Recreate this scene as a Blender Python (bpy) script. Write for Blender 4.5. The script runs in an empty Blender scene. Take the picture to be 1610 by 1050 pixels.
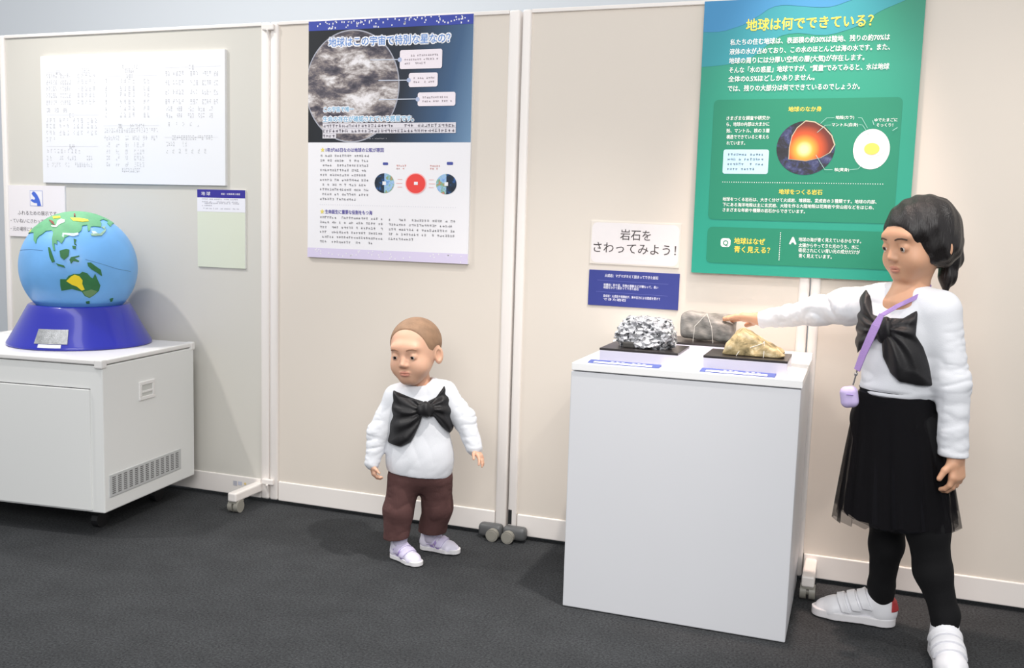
import bpy, bmesh, math, random
import numpy as np
from mathutils import Vector, Matrix
from mathutils.geometry import tessellate_polygon

S = bpy.context.scene
COL = S.collection
R = math.radians
random.seed(7)

# ------------------------------------------------------------------ camera
CAM_F, CAM_YAW, CAM_PITCH, CAM_ROLL = 1512.843, -0.345006, 0.113301, 0.029757
cy, sy, cp, sp = math.cos(CAM_YAW), math.sin(CAM_YAW), math.cos(CAM_PITCH), math.sin(CAM_PITCH)
fwd = Vector((sy*cp, cy*cp, -sp)); rgt = Vector((cy, -sy, 0)); up = rgt.cross(fwd)
cr, sr = math.cos(CAM_ROLL), math.sin(CAM_ROLL)
rgt, up = cr*rgt + sr*up, -sr*rgt + cr*up
cam_data = bpy.data.cameras.new('camera'); cam = bpy.data.objects.new('camera', cam_data); COL.objects.link(cam)
m3 = Matrix((rgt, up, -fwd)).transposed()
cam.matrix_world = Matrix.Translation((0, -2.9753, 1.0537)) @ m3.to_4x4()
cam_data.sensor_fit = 'HORIZONTAL'; cam_data.sensor_width = 36.0
cam_data.lens = 36.0 * CAM_F / 1610.0
cam_data.clip_start = 0.05
S.camera = cam

# ------------------------------------------------------------------ light
S.view_settings.view_transform = 'Standard'; S.view_settings.look = 'None'
S.view_settings.exposure = 0.08; S.view_settings.gamma = 1.0
try: S.view_settings.use_curve_mapping = False
except Exception: pass
world = bpy.data.worlds.new('hall_light'); S.world = world; world.use_nodes = True
bg = world.node_tree.nodes['Background']; bg.inputs[0].default_value = (0.95, 0.97, 1.0, 1); bg.inputs[1].default_value = 0.60

def lamp(name, kind, loc, target, energy, color, size=0.3, size_y=None, angle=60, blend=0.6):
    d = bpy.data.lights.new(name, kind); d.energy = energy; d.color = color
    if kind == 'AREA':
        d.shape = 'RECTANGLE' if size_y else 'SQUARE'; d.size = size
        if size_y: d.size_y = size_y
    else:
        d.shadow_soft_size = size
        if kind == 'SPOT': d.spot_size = R(angle); d.spot_blend = blend
    o = bpy.data.objects.new(name, d); COL.objects.link(o); o.location = loc
    o.rotation_euler = (Vector(target) - Vector(loc)).to_track_quat('-Z', 'Y').to_euler()
    return o
lamp('ceiling_panel_light', 'AREA', (-1.6, -1.9, 3.1), (-1.2, -0.4, 0.6), 14, (1.0, 0.98, 0.96), 2.6, 0.5)
lamp('ceiling_strip_light', 'AREA', (-3.3, 0.30, 3.15), (-3.3, 0.32, 0), 44, (1.0, 0.99, 0.98), 2.6, 0.06)
lamp('front_fill_light', 'AREA', (0.2, -4.2, 2.4), (-0.9, 0, 0.6), 74, (1.0, 0.985, 0.97), 2.4, 1.2)  # soft frontal fill, added to lift the surfaces that face the camera
lamp('warm_spotlight', 'SPOT', (-0.16, -0.40, 2.75), (-0.16, -0.06, 0.70), 230, (1.0, 0.77, 0.66), 0.045, angle=34, blend=0.9)
lamp('left_spotlight', 'SPOT', (-3.25, -1.15, 2.8), (-2.3, -0.2, 0.3), 95, (1.0, 0.97, 0.93), 0.04, angle=84, blend=0.8)
lamp('middle_spotlight', 'SPOT', (-0.15, -0.85, 2.85), (-1.2, -0.55, 0.0), 170, (1.0, 0.95, 0.90), 0.04, angle=46, blend=0.8)
lamp('right_spotlight', 'SPOT', (0.95, -1.25, 2.85), (0.15, -0.3, 0.1), 75, (1.0, 0.94, 0.88), 0.04, angle=60, blend=0.8)

# ------------------------------------------------------------------ materials
MATS = {}
def mat(name, color, rough=0.6, metal=0.0, bump=None, vary=None, alpha=None, spec=0.5, coat=0.0, sss=0.0, trans=0.0):
    """bump=(scale, strength, stretch xyz)   vary=(scale, amount) noise tint of the surface itself"""
    if name in MATS: return MATS[name]
    m = bpy.data.materials.new(name); m.use_nodes = True; nt = m.node_tree; b = nt.nodes['Principled BSDF']
    b.inputs['Base Color'].default_value = (*color, 1); b.inputs['Roughness'].default_value = rough
    b.inputs['Metallic'].default_value = metal; b.inputs['Specular IOR Level'].default_value = spec
    b.inputs['Coat Weight'].default_value = coat; b.inputs['Coat Roughness'].default_value = 0.08
    b.inputs['Transmission Weight'].default_value = trans
    if sss:
        b.inputs['Subsurface Weight'].default_value = sss; b.inputs['Subsurface Radius'].default_value = (0.012, 0.005, 0.003); b.inputs['Subsurface Scale'].default_value = 1.0
    tc = nt.nodes.new('ShaderNodeTexCoord')
    if vary:
        n = nt.nodes.new('ShaderNodeTexNoise'); n.inputs['Scale'].default_value = vary[0]; n.inputs['Detail'].default_value = 5
        nt.links.new(tc.outputs['Object'], n.inputs['Vector'])
        mr = nt.nodes.new('ShaderNodeMapRange'); mr.inputs['To Min'].default_value = 1 - vary[1]; mr.inputs['To Max'].default_value = 1 + vary[1]
        mr.inputs['From Min'].default_value = 0.3; mr.inputs['From Max'].default_value = 0.7
        nt.links.new(n.outputs['Fac'], mr.inputs['Value'])
        mx = nt.nodes.new('ShaderNodeVectorMath'); mx.operation = 'SCALE'; mx.inputs[0].default_value = color
        nt.links.new(mr.outputs['Result'], mx.inputs['Scale']); nt.links.new(mx.outputs[0], b.inputs['Base Color'])
    if bump:
        n = nt.nodes.new('ShaderNodeTexNoise'); n.inputs['Scale'].default_value = bump[0]; n.inputs['Detail'].default_value = 4
        mp = nt.nodes.new('ShaderNodeMapping')
        if len(bump) > 2: mp.inputs['Scale'].default_value = bump[2]
        nt.links.new(tc.outputs['Object'], mp.inputs['Vector']); nt.links.new(mp.outputs[0], n.inputs['Vector'])
        bp = nt.nodes.new('ShaderNodeBump'); bp.inputs['Strength'].default_value = bump[1]; bp.inputs['Distance'].default_value = 0.004
        nt.links.new(n.outputs['Fac'], bp.inputs['Height']); nt.links.new(bp.outputs[0], b.inputs['Normal'])
    if alpha is not None:
        b.inputs['Alpha'].default_value = alpha
    MATS[name] = m; return m
def srgb(r, g, b):
    f = lambda c: ((c/255+0.055)/1.055)**2.4 if c > 10 else c/255/12.92
    return (f(r), f(g), f(b))

# ------------------------------------------------------------------ object helpers
def tag(o, label=None, cat=None, group=None, kind=None):
    if label: o['label'] = label
    if cat: o['category'] = cat
    if group: o['group'] = group
    if kind: o['kind'] = kind
    return o
def thing(name, label, cat, loc=(0, 0, 0), rz=0.0, group=None):
    o = bpy.data.objects.new(name, None); COL.objects.link(o); o.location = loc; o.rotation_euler = (0, 0, rz)
    o.empty_display_size = 0.05
    return tag(o, label, cat, group)
def link(name, me, mats, parent=None, loc=None, smooth=False):
    if not isinstance(mats, (list, tuple)): mats = [mats]
    for m in mats: me.materials.append(m)
    if smooth:
        for p in me.polygons: p.use_smooth = True
    o = bpy.data.objects.new(name, me); COL.objects.link(o)
    if parent: o.parent = parent
    if loc: o.location = loc
    return o
def mesh(name, V, F):
    me = bpy.data.meshes.new(name); me.from_pydata([tuple(v) for v in V], [], [tuple(f) for f in F]); me.update(); return me
class MB:
    """collects simple solids into one mesh"""
    def __init__(s): s.b = bmesh.new()
    def box(s, x0, x1, y0, y1, z0, z1, bev=0.0, seg=2):
        r = bmesh.ops.create_cube(s.b, size=1.0); v = r['verts']
        for q in v: q.co = Vector(((x0+x1)/2 + q.co.x*(x1-x0), (y0+y1)/2 + q.co.y*(y1-y0), (z0+z1)/2 + q.co.z*(z1-z0)))
        if bev > 0:
            e = list({e for q in v for e in q.link_edges})
            bmesh.ops.bevel(s.b, geom=e, offset=bev, segments=seg, affect='EDGES', profile=0.5)
        return s
    def cyl(s, a, b, r0, r1=None, n=20):
        a = Vector(a); b = Vector(b); r1 = r0 if r1 is None else r1
        r = bmesh.ops.create_cone(s.b, cap_ends=True, segments=n, radius1=r0, radius2=r1, depth=(b-a).length)
        q = (b-a).to_track_quat('Z', 'Y').to_matrix().to_4x4()
        bmesh.ops.transform(s.b, matrix=Matrix.Translation((a+b)/2) @ q, verts=r['verts']); return s
    def ball(s, c, r, n=16):
        q = bmesh.ops.create_uvsphere(s.b, u_segments=n, v_segments=n//2+2, radius=1.0)
        rr = r if isinstance(r, (tuple, list)) else (r, r, r)
        for v in q['verts']: v.co = Vector((c[0]+v.co.x*rr[0], c[1]+v.co.y*rr[1], c[2]+v.co.z*rr[2]))
        return s
    def prism(s, poly, y0, y1):
        """x,z outline extruded from y0 to y1"""
        A = [s.b.verts.new((x, y0, z)) for x, z in poly]; B = [s.b.verts.new((x, y1, z)) for x, z in poly]
        n = len(poly)
        s.b.faces.new(A); s.b.faces.new(B[::-1])
        for i in range(n): s.b.faces.new((A[i], B[i], B[(i+1) % n], A[(i+1) % n]))
        return s
    def tube(s, pts, r, n=8):
        for a, b in zip(pts[:-1], pts[1:]): s.cyl(a, b, r, r, n)
        for p in pts[1:-1]: s.ball(p, r, n)
        return s
    def hull(s, pts8):
        """box from 8 corners: bottom 4 (ccw) then top 4"""
        v = [s.b.verts.new(p) for p in pts8]
        for f in ((3,2,1,0), (4,5,6,7), (0,1,5,4), (1,2,6,5), (2,3,7,6), (3,0,4,7)): s.b.faces.new([v[i] for i in f])
        return s
    def build(s, name, mats, parent=None, loc=None, smooth=False):
        bmesh.ops.recalc_face_normals(s.b, faces=s.b.faces[:])
        me = bpy.data.meshes.new(name); s.b.to_mesh(me); s.b.free()
        o = link(name, me, mats, parent, loc)
        if smooth:
            for p in me.polygons: p.use_smooth = True
            try: me.set_sharp_from_angle(angle=R(40))
            except Exception: pass
        return o

# ---- flat print on boards: x right, z up, thin ink layers on the board face
INK = 0.00045
def rrect(x0, z0, x1, z1, r, n=6):
    P = []
    for cx, cz, a0 in ((x1-r, z1-r, 0), (x0+r, z1-r, 90), (x0+r, z0+r, 180), (x1-r, z0+r, 270)):
        for i in range(n+1):
            a = R(a0 + 90*i/n); P.append((cx + r*math.cos(a), cz + r*math.sin(a)))
    return P
def disc(cx, cz, rx, rz, n=40): return [(cx + rx*math.cos(2*math.pi*i/n), cz + rz*math.sin(2*math.pi*i/n)) for i in range(n)]
def rect(x0, z0, x1, z1): return [(x0, z0), (x1, z0), (x1, z1), (x0, z1)]
def seg(a, b, w):
    a = Vector(a); b = Vector(b); d = (b-a).normalized(); n = Vector((-d.y, d.x))*w/2
    return [tuple(a-n), tuple(b-n), tuple(b+n), tuple(a+n)]
def printed(name, polys, m, parent, y):
    V = []; F = []
    for P in polys:
        base = len(V); V += [(x, y, z) for x, z in P]
        for t in tessellate_polygon([[Vector((x, z, 0)) for x, z in P]]):
            a, b, c = [Vector(P[i]) for i in t]
            cr_ = (b.x-a.x)*(c.y-a.y) - (b.y-a.y)*(c.x-a.x)
            F.append([base+i for i in (t if cr_ > 0 else t[::-1])])
    o = link(name, mesh(name, V, F), m, parent)
    if len(polys) > 12: o['kind'] = 'stuff'
    return o
def glyph_mesh(s):
    c = bpy.data.curves.new('t', 'FONT'); c.body = s; c.size = 1.0; c.resolution_u = 2; c.fill_mode = 'FRONT'
    o = bpy.data.objects.new('t', c); COL.objects.link(o); bpy.context.view_layer.update()
    me = bpy.data.meshes.new_from_object(o.evaluated_get(bpy.context.evaluated_depsgraph_get()))
    V = np.zeros(len(me.vertices)*3); me.vertices.foreach_get('co', V); V = V.reshape(-1, 3)[:, :2].copy()
    F = [tuple(p.vertices) for p in me.polygons]
    bpy.data.objects.remove(o); bpy.data.curves.remove(c); bpy.data.meshes.remove(me)
    return V, F
def text(name, lines, m, parent, y, bold=0.0):
    """lines: (string, x_left, z_centre, width, height) set out on the board; bold = how far the strokes grow"""
    k8 = 4 if bold < .04 else 8
    steps = [(0, 0)] + ([(bold*math.cos(2*math.pi*i/k8+.4), bold*math.sin(2*math.pi*i/k8+.4)) for i in range(k8)] if bold else [])
    for s, x, z, w, h in lines:
        AV = []; AF = []; n = 0
        V, F = glyph_mesh(s); lo, hi = V.min(0), V.max(0)
        kx = w/(hi[0]-lo[0]); kz = h/0.93
        for i, (dx, dz) in enumerate(steps):
            P = np.zeros((len(V), 3)); P[:, 0] = x + (V[:, 0]-lo[0]+dx)*kx; P[:, 1] = y + i*.00002; P[:, 2] = z + (V[:, 1]-0.38+dz)*kz
            AV += P.tolist(); AF += [tuple(q+n for q in f) for f in F]; n += len(V)
        link(name, mesh(name, AV, AF), m, parent)
def scribble(x0, x1, z, h, rnd, dens=0.8):
    """tiny print too small to read: short strokes in glyph-sized cells"""
    out = []; x = x0
    while x < x1 - h*0.4:
        w = h*rnd.uniform(0.75, 0.98)
        if rnd.random() < dens:
            for _ in range(2):
                zz = z + rnd.uniform(-0.42, 0.30)*h; out.append(rect(x, zz, x+w*rnd.uniform(.6, .95), zz+h*0.13))
            for _ in range(2):
                xx = x + rnd.uniform(0, .75)*w; out.append(rect(xx, z-h*.45, xx+h*.13, z+h*rnd.uniform(.1, .45)))
        x += h*1.04
    return out

# ------------------------------------------------------------------ soft bodies: a distance field and its surface
def axis(*segs):
    A = [segs[0][0]]
    for a, b, h in segs:
        n = max(1, int(round((b-A[-1])/h))); A += list(np.linspace(A[-1], b, n+1)[1:])
    return np.array(A, np.float32)
class Vol:
    def __init__(s, ax, ay, az):
        s.ax, s.ay, s.az = ax, ay, az; s.F = np.full((len(ax), len(ay), len(az)), 1.0, np.float32)
    def win(s, lo, hi, m):
        w = []
        for a, l, h in zip((s.ax, s.ay, s.az), lo, hi):
            i = np.searchsorted(a, l-m); j = np.searchsorted(a, h+m); w.append(slice(max(0, int(i)-1), min(len(a), int(j)+1)))
        return tuple(w)
    def xyz(s, w): return s.ax[w[0]][:, None, None], s.ay[w[1]][None, :, None], s.az[w[2]][None, None, :]
    def put(s, w, d, k, sub):
        A = s.F[w]
        if A.size == 0: return
        if sub: A2, d = -A, d
        else: A2 = A
        if k > 0:
            h = np.maximum(k - np.abs(A2-d), 0)/k; r = np.minimum(A2, d) - h*h*k*0.25
        else: r = np.minimum(A2, d)
        s.F[w] = -r if sub else r
    def cap(s, a, b, ra, rb=None, k=0.012, sub=False):
        rb = ra if rb is None else rb; a = np.array(a, float); b = np.array(b, float); r = max(ra, rb)
        w = s.win(np.minimum(a, b)-r, np.maximum(a, b)+r, max(0.02, k*1.5)); X, Y, Z = s.xyz(w)
        ba = b-a; L = max(1e-9, ba@ba)
        t = np.clip(((X-a[0])*ba[0] + (Y-a[1])*ba[1] + (Z-a[2])*ba[2])/L, 0, 1)
        d = np.sqrt((X-a[0]-t*ba[0])**2 + (Y-a[1]-t*ba[1])**2 + (Z-a[2]-t*ba[2])**2) - (ra + (rb-ra)*t)
        s.put(w, d.astype(np.float32), k, sub); return s
    def chain(s, pts, k=0.012):
        for (p, r), (q, u) in zip(pts[:-1], pts[1:]): s.cap(p, q, r, u, k)
        return s
    def ell(s, c, r, rot=None, k=0.012, sub=False):
        c = np.array(c, float); r = np.array(r, float); M = np.eye(3) if rot is None else np.array(rot, float)
        ex = np.sqrt(((M*r)**2).sum(1)); w = s.win(c-ex, c+ex, max(0.02, k*1.5)); X, Y, Z = s.xyz(w)
        X = X-c[0]; Y = Y-c[1]; Z = Z-c[2]
        q = [(M[0, i]*X + M[1, i]*Y + M[2, i]*Z) for i in range(3)]
        k0 = np.sqrt(sum((q[i]/r[i])**2 for i in range(3))); k1 = np.sqrt(sum((q[i]/r[i]**2)**2 for i in range(3)))
        d = k0*(k0-1)/np.maximum(k1, 1e-6)
        s.put(w, d.astype(np.float32), k, sub); return s
    def box(s, c, half, rot=None, rad=0.003, k=0.0, sub=False):
        c = np.array(c, float); hf = np.array(half, float); M = np.eye(3) if rot is None else np.array(rot, float)
        ex = np.abs(M) @ hf; w = s.win(c-ex, c+ex, max(0.02, k*1.5)); X, Y, Z = s.xyz(w); X = X-c[0]; Y = Y-c[1]; Z = Z-c[2]
        q = [np.abs(M[0, i]*X + M[1, i]*Y + M[2, i]*Z) - hf[i] + rad for i in range(3)]
        d = np.sqrt(sum(np.maximum(v, 0)**2 for v in q)) + np.minimum(np.maximum(q[0], np.maximum(q[1], q[2])), 0) - rad
        s.put(w, d.astype(np.float32), k, sub); return s
    def all(s): return s.xyz((slice(None),)*3)
    def surface(s, shift=0.0):
        F = s.F - np.float32(shift) if shift else s.F
        sg = F < 0
        cnt = np.zeros(tuple(n-1 for n in sg.shape), np.int8)
        for i in (0, 1):
            for j in (0, 1):
                for k in (0, 1):
                    cnt += sg[i:sg.shape[0]-1+i, j:sg.shape[1]-1+j, k:sg.shape[2]-1+k]
        act = (cnt > 0) & (cnt < 8); I, J, K = np.nonzero(act)
        ids = np.full(act.shape, -1, np.int32); ids[I, J, K] = np.arange(len(I))
        acc = np.zeros((len(I), 3)); num = np.zeros(len(I))
        cor = [(i, j, k) for i in (0, 1) for j in (0, 1) for k in (0, 1)]
        val = {c: F[I+c[0], J+c[1], K+c[2]] for c in cor}
        for c in cor:
            for d in range(3):
                if c[d] == 0:
                    e = tuple(1 if q == d else c[q] for q in range(3)); a, b = val[c], val[e]
                    m = (a < 0) != (b < 0); t = np.where(m, a/np.where(m, a-b, 1), 0)
                    P = np.array(c, float)[None, :].repeat(len(I), 0); P[:, d] += t
                    acc[m] += P[m]; num[m] += 1
        acc /= num[:, None]; V = np.zeros_like(acc)
        for d, (A, N) in enumerate(zip((s.ax, s.ay, s.az), (I, J, K))):
            V[:, d] = A[N] + acc[:, d]*(A[N+1]-A[N])
        Q = []
        for d in range(3):
            e1, e2 = (d+1) % 3, (d+2) % 3
            lo = [slice(None)]*3; hi = [slice(None)]*3; lo[d] = slice(0, -1); hi[d] = slice(1, None)
            ch = sg[tuple(lo)] != sg[tuple(hi)]; N = np.array(np.nonzero(ch))
            ok = (N[e1] > 0) & (N[e2] > 0) & (N[e1] < sg.shape[e1]-1) & (N[e2] < sg.shape[e2]-1); N = N[:, ok]
            def cell(o1, o2):
                M = N.copy(); M[e1] -= o1; M[e2] -= o2; return ids[M[0], M[1], M[2]]
            q = np.stack([cell(1, 1), cell(0, 1), cell(0, 0), cell(1, 0)], 1)
            inside = sg[N[0], N[1], N[2]]; q[~inside] = q[~inside][:, ::-1]
            Q.append(q[(q >= 0).all(1)])
        return V, np.concatenate(Q)
    def build(s, name, mats, parent=None, shift=0.0, relax=1):
        V, Q = s.surface(shift)
        if len(V) == 0: return None
        for _ in range(relax):
            acc = np.zeros_like(V); n = np.zeros(len(V))
            for i in range(4):
                j = (i+1) % 4
                np.add.at(acc, Q[:, i], V[Q[:, j]]); np.add.at(acc, Q[:, j], V[Q[:, i]])
                np.add.at(n, Q[:, i], 1); np.add.at(n, Q[:, j], 1)
            V = 0.5*V + 0.5*acc/np.maximum(n, 1)[:, None]
        me = bpy.data.meshes.new(name)
        me.vertices.add(len(V)); me.vertices.foreach_set('co', V.astype(np.float32).ravel())
        me.loops.add(len(Q)*4); me.loops.foreach_set('vertex_index', Q.astype(np.int32).ravel())
        me.polygons.add(len(Q)); me.polygons.foreach_set('loop_start', np.arange(0, len(Q)*4, 4, dtype=np.int32))
        me.polygons.foreach_set('use_smooth', np.ones(len(Q), bool))
        me.update(calc_edges=True); me.validate()
        return link(name, me, mats, parent, smooth=True)
def poly_sdf(X, Z, P):
    d = np.full(np.broadcast(X, Z).shape, 1e9); ins = np.zeros(d.shape, bool); n = len(P)
    for i in range(n):
        ax_, az_ = P[i]; bx, bz = P[(i+1) % n]; ex, ez = bx-ax_, bz-az_
        t = np.clip(((X-ax_)*ex + (Z-az_)*ez)/(ex*ex+ez*ez), 0, 1)
        d = np.minimum(d, (X-ax_-t*ex)**2 + (Z-az_-t*ez)**2)
        c = ((az_ > Z) != (bz > Z)) & (X < ax_ + (Z-az_)*ex/(ez if ez else 1e-9)); ins ^= c
    d = np.sqrt(d); return np.where(ins, -d, d)
def rotz(a): c, s_ = math.cos(a), math.sin(a); return np.array([[c, -s_, 0], [s_, c, 0], [0, 0, 1.0]])
def rotx(a): c, s_ = math.cos(a), math.sin(a); return np.array([[1.0, 0, 0], [0, c, -s_], [0, s_, c]])
def roty(a): c, s_ = math.cos(a), math.sin(a); return np.array([[c, 0, s_], [0, 1.0, 0], [-s_, 0, c]])

_tab = np.random.RandomState(5).rand(32, 32, 32).astype(np.float32)
def vnoise(x, y, z, seed=0):
    """smooth lattice noise 0..1"""
    out = 0; x = x + seed*7.3; y = y + seed*3.1; z = z + seed*5.7
    xi, yi, zi = (np.floor(q).astype(int) for q in (x, y, z)); f = [q - np.floor(q) for q in (x, y, z)]; f = [q*q*(3-2*q) for q in f]
    for i in (0, 1):
        for j in (0, 1):
            for k in (0, 1):
                out = out + _tab[(xi+i) % 32, (yi+j) % 32, (zi+k) % 32]*(f[0] if i else 1-f[0])*(f[1] if j else 1-f[1])*(f[2] if k else 1-f[2])
    return out
def crease(v, fn, lim=.014):
    """adds cloth folds to the part of the field close to the surface"""
    i, j, k = np.nonzero(np.abs(v.F) < lim)
    v.F[i, j, k] += fn(v.ax[i].astype(float), v.ay[j].astype(float), v.az[k].astype(float)).astype(np.float32)
def ridge(n): return (1 - np.abs(2*n - 1))**2.2
G_TEXT = [('地球は何でできている？', 0.1246, 0.7299, 0.3494, 0.0346), ('私たちの住む地球は、表面積の約30%は陸地、残りの約70%は', 0.0812, 0.6822, 0.4396, 0.0175), ('液体の水が占めており、この水のほとんどは海の水です。また、', 0.0808, 0.6554, 0.4418, 0.0175), ('地球の周りには分厚い空気の層(大気)が存在します。', 0.0804, 0.629, 0.3767, 0.0175), ('そんな「水の惑星」地球ですが、“質量”でみてみると、水は地球', 0.0819, 0.602, 0.4427, 0.0175), ('全体の0.5%ほどしかありません。', 0.0814, 0.5765, 0.2444, 0.0176), ('では、残りの大部分は何でできているのでしょうか。', 0.081, 0.5489, 0.3695, 0.0176), ('地球のなか身', 0.2584, 0.4867, 0.0923, 0.0146), ('さまざまな調査や研究か', 0.082, 0.4624, 0.1255, 0.0121), ('ら、地球の内部は大まかに', 0.083, 0.4448, 0.1237, 0.0122), ('殻、マントル、核の３層', 0.084, 0.4259, 0.1238, 0.0121), ('構造でできていると考えら', 0.085, 0.4077, 0.122, 0.0122), ('れています。', 0.086, 0.39, 0.0541, 0.0122), ('地殻(カラ)', 0.3906, 0.462, 0.0502, 0.0099), ('マントル(白身)', 0.3815, 0.4415, 0.0709, 0.0099), ('核(黄身)', 0.3966, 0.3143, 0.04, 0.01), ('ゆでたまごに', 0.4958, 0.454, 0.0608, 0.0098), ('そっくり！', 0.5018, 0.4399, 0.0441, 0.0097), ('地球をつくる岩石', 0.2454, 0.2489, 0.122, 0.0149), ('地球をつくる岩石は、大きく分けて火成岩、堆積岩、変成岩の３種類です。地球の内部、', 0.0835, 0.2243, 0.4331, 0.0114), ('下にある海洋地殻は主に玄武岩、大陸を作る大陸地殻は花崗岩や安山岩などをはじめ、', 0.0845, 0.2081, 0.4263, 0.0114), ('さまざまな年齢や種類の岩石からできています。', 0.0853, 0.1924, 0.2375, 0.0115), ('Q', 0.0896, 0.095, 0.0199, 0.0172), ('地球はなぜ', 0.1243, 0.1007, 0.0895, 0.019), ('青く見える？', 0.1256, 0.0758, 0.1044, 0.019), ('A', 0.2847, 0.1076, 0.0181, 0.0187), ('地球の海が青く見えているからです。', 0.3099, 0.1111, 0.1729, 0.0121), ('太陽からやってきた光のうち、水に', 0.311, 0.0943, 0.166, 0.0121), ('吸収されにくい青い光の成分だけが', 0.3119, 0.0796, 0.1695, 0.0122), ('青く見えています。', 0.3128, 0.0634, 0.0928, 0.0121)]
G_WAVE_TEAL = [(-0.0017, 0.804), (0.0029, 0.7155), (0.0025, 0.6136), (0.0495, 0.6161), (0.0847, 0.6198), (0.1176, 0.6271), (0.1411, 0.6347), (0.157, 0.6442), (0.1743, 0.6601), (0.1916, 0.674), (0.207, 0.687), (0.2262, 0.6962), (0.2473, 0.7008), (0.2704, 0.7018), (0.2952, 0.699), (0.3236, 0.6944), (0.3515, 0.6934), (0.3789, 0.6977), (0.4109, 0.707), (0.4409, 0.7181), (0.4619, 0.733), (0.481, 0.7478), (0.5004, 0.7582), (0.5214, 0.7667), (0.5408, 0.7744), (0.5551, 0.7806)]
G_WAVE_BLUE = [(-0.0017, 0.804), (-0.0009, 0.7156), (0.0237, 0.7138), (0.0443, 0.7139), (0.0665, 0.7167), (0.0883, 0.7232), (0.1119, 0.7296), (0.1333, 0.7396), (0.1509, 0.7506), (0.1684, 0.7616), (0.184, 0.7726), (0.2034, 0.7798), (0.2211, 0.782), (0.2389, 0.7817), (0.2746, 0.7773), (0.3099, 0.773), (0.3327, 0.7711), (0.3535, 0.771), (0.3757, 0.7753), (0.3941, 0.7814), (0.4075, 0.786), (0.4141, 0.7883)]
G_PANEL1 = [(0.0415, 0.5178), (0.5648, 0.5156), (0.57, 0.1634), (0.0431, 0.1632)]
G_PANEL2 = [(0.0423, 0.1411), (0.5699, 0.1399), (0.5739, 0.0331), (0.0442, 0.0313)]
G_BLUEBOX = [(0.0776, 0.3715), (0.2092, 0.3699), (0.2115, 0.2994), (0.0805, 0.3)]
G_EARTH = [(0.3134, 0.3756), (0.3953, 0.3757), (0.3087, 0.4521)]
G_EGG = [(0.4929, 0.3723), (0.542, 0.3724), (0.4891, 0.4285)]
G_YOLK = [(0.4937, 0.3732), (0.5141, 0.3732), (0.4926, 0.3901)]
G_CUT = [(0.2687, 0.3443), (0.2685, 0.3774), (0.2738, 0.4086), (0.2867, 0.4323), (0.3087, 0.4512), (0.3337, 0.4483), (0.3611, 0.4319), (0.3817, 0.4101), (0.3912, 0.3848), (0.3795, 0.363), (0.3558, 0.3484), (0.3156, 0.339)]
G_EGGCUT = [(0.4721, 0.3507), (0.4716, 0.3848), (0.4765, 0.4134), (0.4859, 0.4258), (0.5031, 0.4222), (0.5193, 0.4079), (0.5327, 0.3848), (0.5354, 0.3706), (0.5194, 0.3581), (0.4978, 0.3499)]
G_DOTS = [(0.0809, 0.2754), (0.5319, 0.2741)]
G_VDOTS = [(0.2571, 0.1285), (0.2581, 0.0495)]
G_QBOX = [(0.0841, 0.1079), (0.1126, 0.1078), (0.114, 0.0811), (0.0856, 0.0811)]
G_LINES = [(0.3872, 0.4614), (0.3663, 0.4607), (0.3498, 0.4446), (0.4511, 0.4608), (0.4614, 0.4599), (0.4787, 0.4312), (0.3798, 0.4408), (0.3641, 0.44), (0.3425, 0.4193), (0.4558, 0.4412), (0.4645, 0.4402), (0.4833, 0.4134), (0.3914, 0.314), (0.3703, 0.3138), (0.343, 0.3556), (0.4384, 0.3144), (0.4607, 0.3164), (0.4749, 0.3346)]
G_EXCLAIM = [(0.4909, 0.4525), (0.4951, 0.44), (0.5452, 0.4238), (0.558, 0.4326)]
M_TEXT = [('地球はこの宇宙で特別な星なの？', 0.0803, 0.7366, 0.4539, 0.0298), ('この宇宙で唯一', 0.0622, 0.5116, 0.1171, 0.0172), ('生命の存在が確認されている惑星です。', 0.06, 0.4784, 0.3459, 0.0184), ('1年が365日なのは地球の公転が原因', 0.071, 0.3737, 0.2248, 0.0142), ('生命誕生に重要な役割をもつ海', 0.0703, 0.1612, 0.185, 0.0144)]
M_BAND = [(-0.0003, 0.7775), (0.6117, 0.778)]
M_DARK = [(0.0021, 0.4013), (0.6174, 0.3977)]
M_EARTH = [(0.1709, 0.5914), (0.3496, 0.5878), (0.1688, 0.771)]
M_BOXES = [(0.3522, 0.702), (0.5068, 0.64), (0.3866, 0.6265), (0.4921, 0.5809), (0.4207, 0.5626), (0.5577, 0.5182)]
M_PINS = [(0.2405, 0.6742), (0.3504, 0.672), (0.2729, 0.6052), (0.3823, 0.6038), (0.2763, 0.542), (0.4187, 0.5419)]
M_CAPS = [(0.0602, 0.4599), (0.5592, 0.4565), (0.0604, 0.4317), (0.5599, 0.4297), (0.0605, 0.423), (0.1109, 0.4109), (0.2248, 0.4129), (0.3097, 0.4116)]
M_BODY1 = [(0.0496, 0.3554), (0.2427, 0.354), (0.0496, 0.2049), (0.198, 0.2045)]
M_BODY2 = [(0.0501, 0.1419), (0.2947, 0.1416), (0.0507, 0.0574), (0.2593, 0.0579)]
M_BODY3 = [(0.319, 0.14), (0.5671, 0.1402), (0.3201, 0.0763), (0.4164, 0.074)]
M_CIRC = [(0.3001, 0.2623), (0.3375, 0.2628), (0.2995, 0.2955), (0.4185, 0.2628), (0.455, 0.2633), (0.4178, 0.2956), (0.5307, 0.2623), (0.5675, 0.2628), (0.5299, 0.2968)]
M_TAGS = [(0.2941, 0.3318), (0.3136, 0.3234), (0.5312, 0.3364), (0.5533, 0.3261)]
M_DOTS = [(0.0497, 0.1851), (0.5659, 0.1864)]
M_STARS = [(0.0584, 0.374), (0.0583, 0.1609)]
M_LAV = [(0.0045, 0.0335), (0.6203, 0.0335)]
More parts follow.
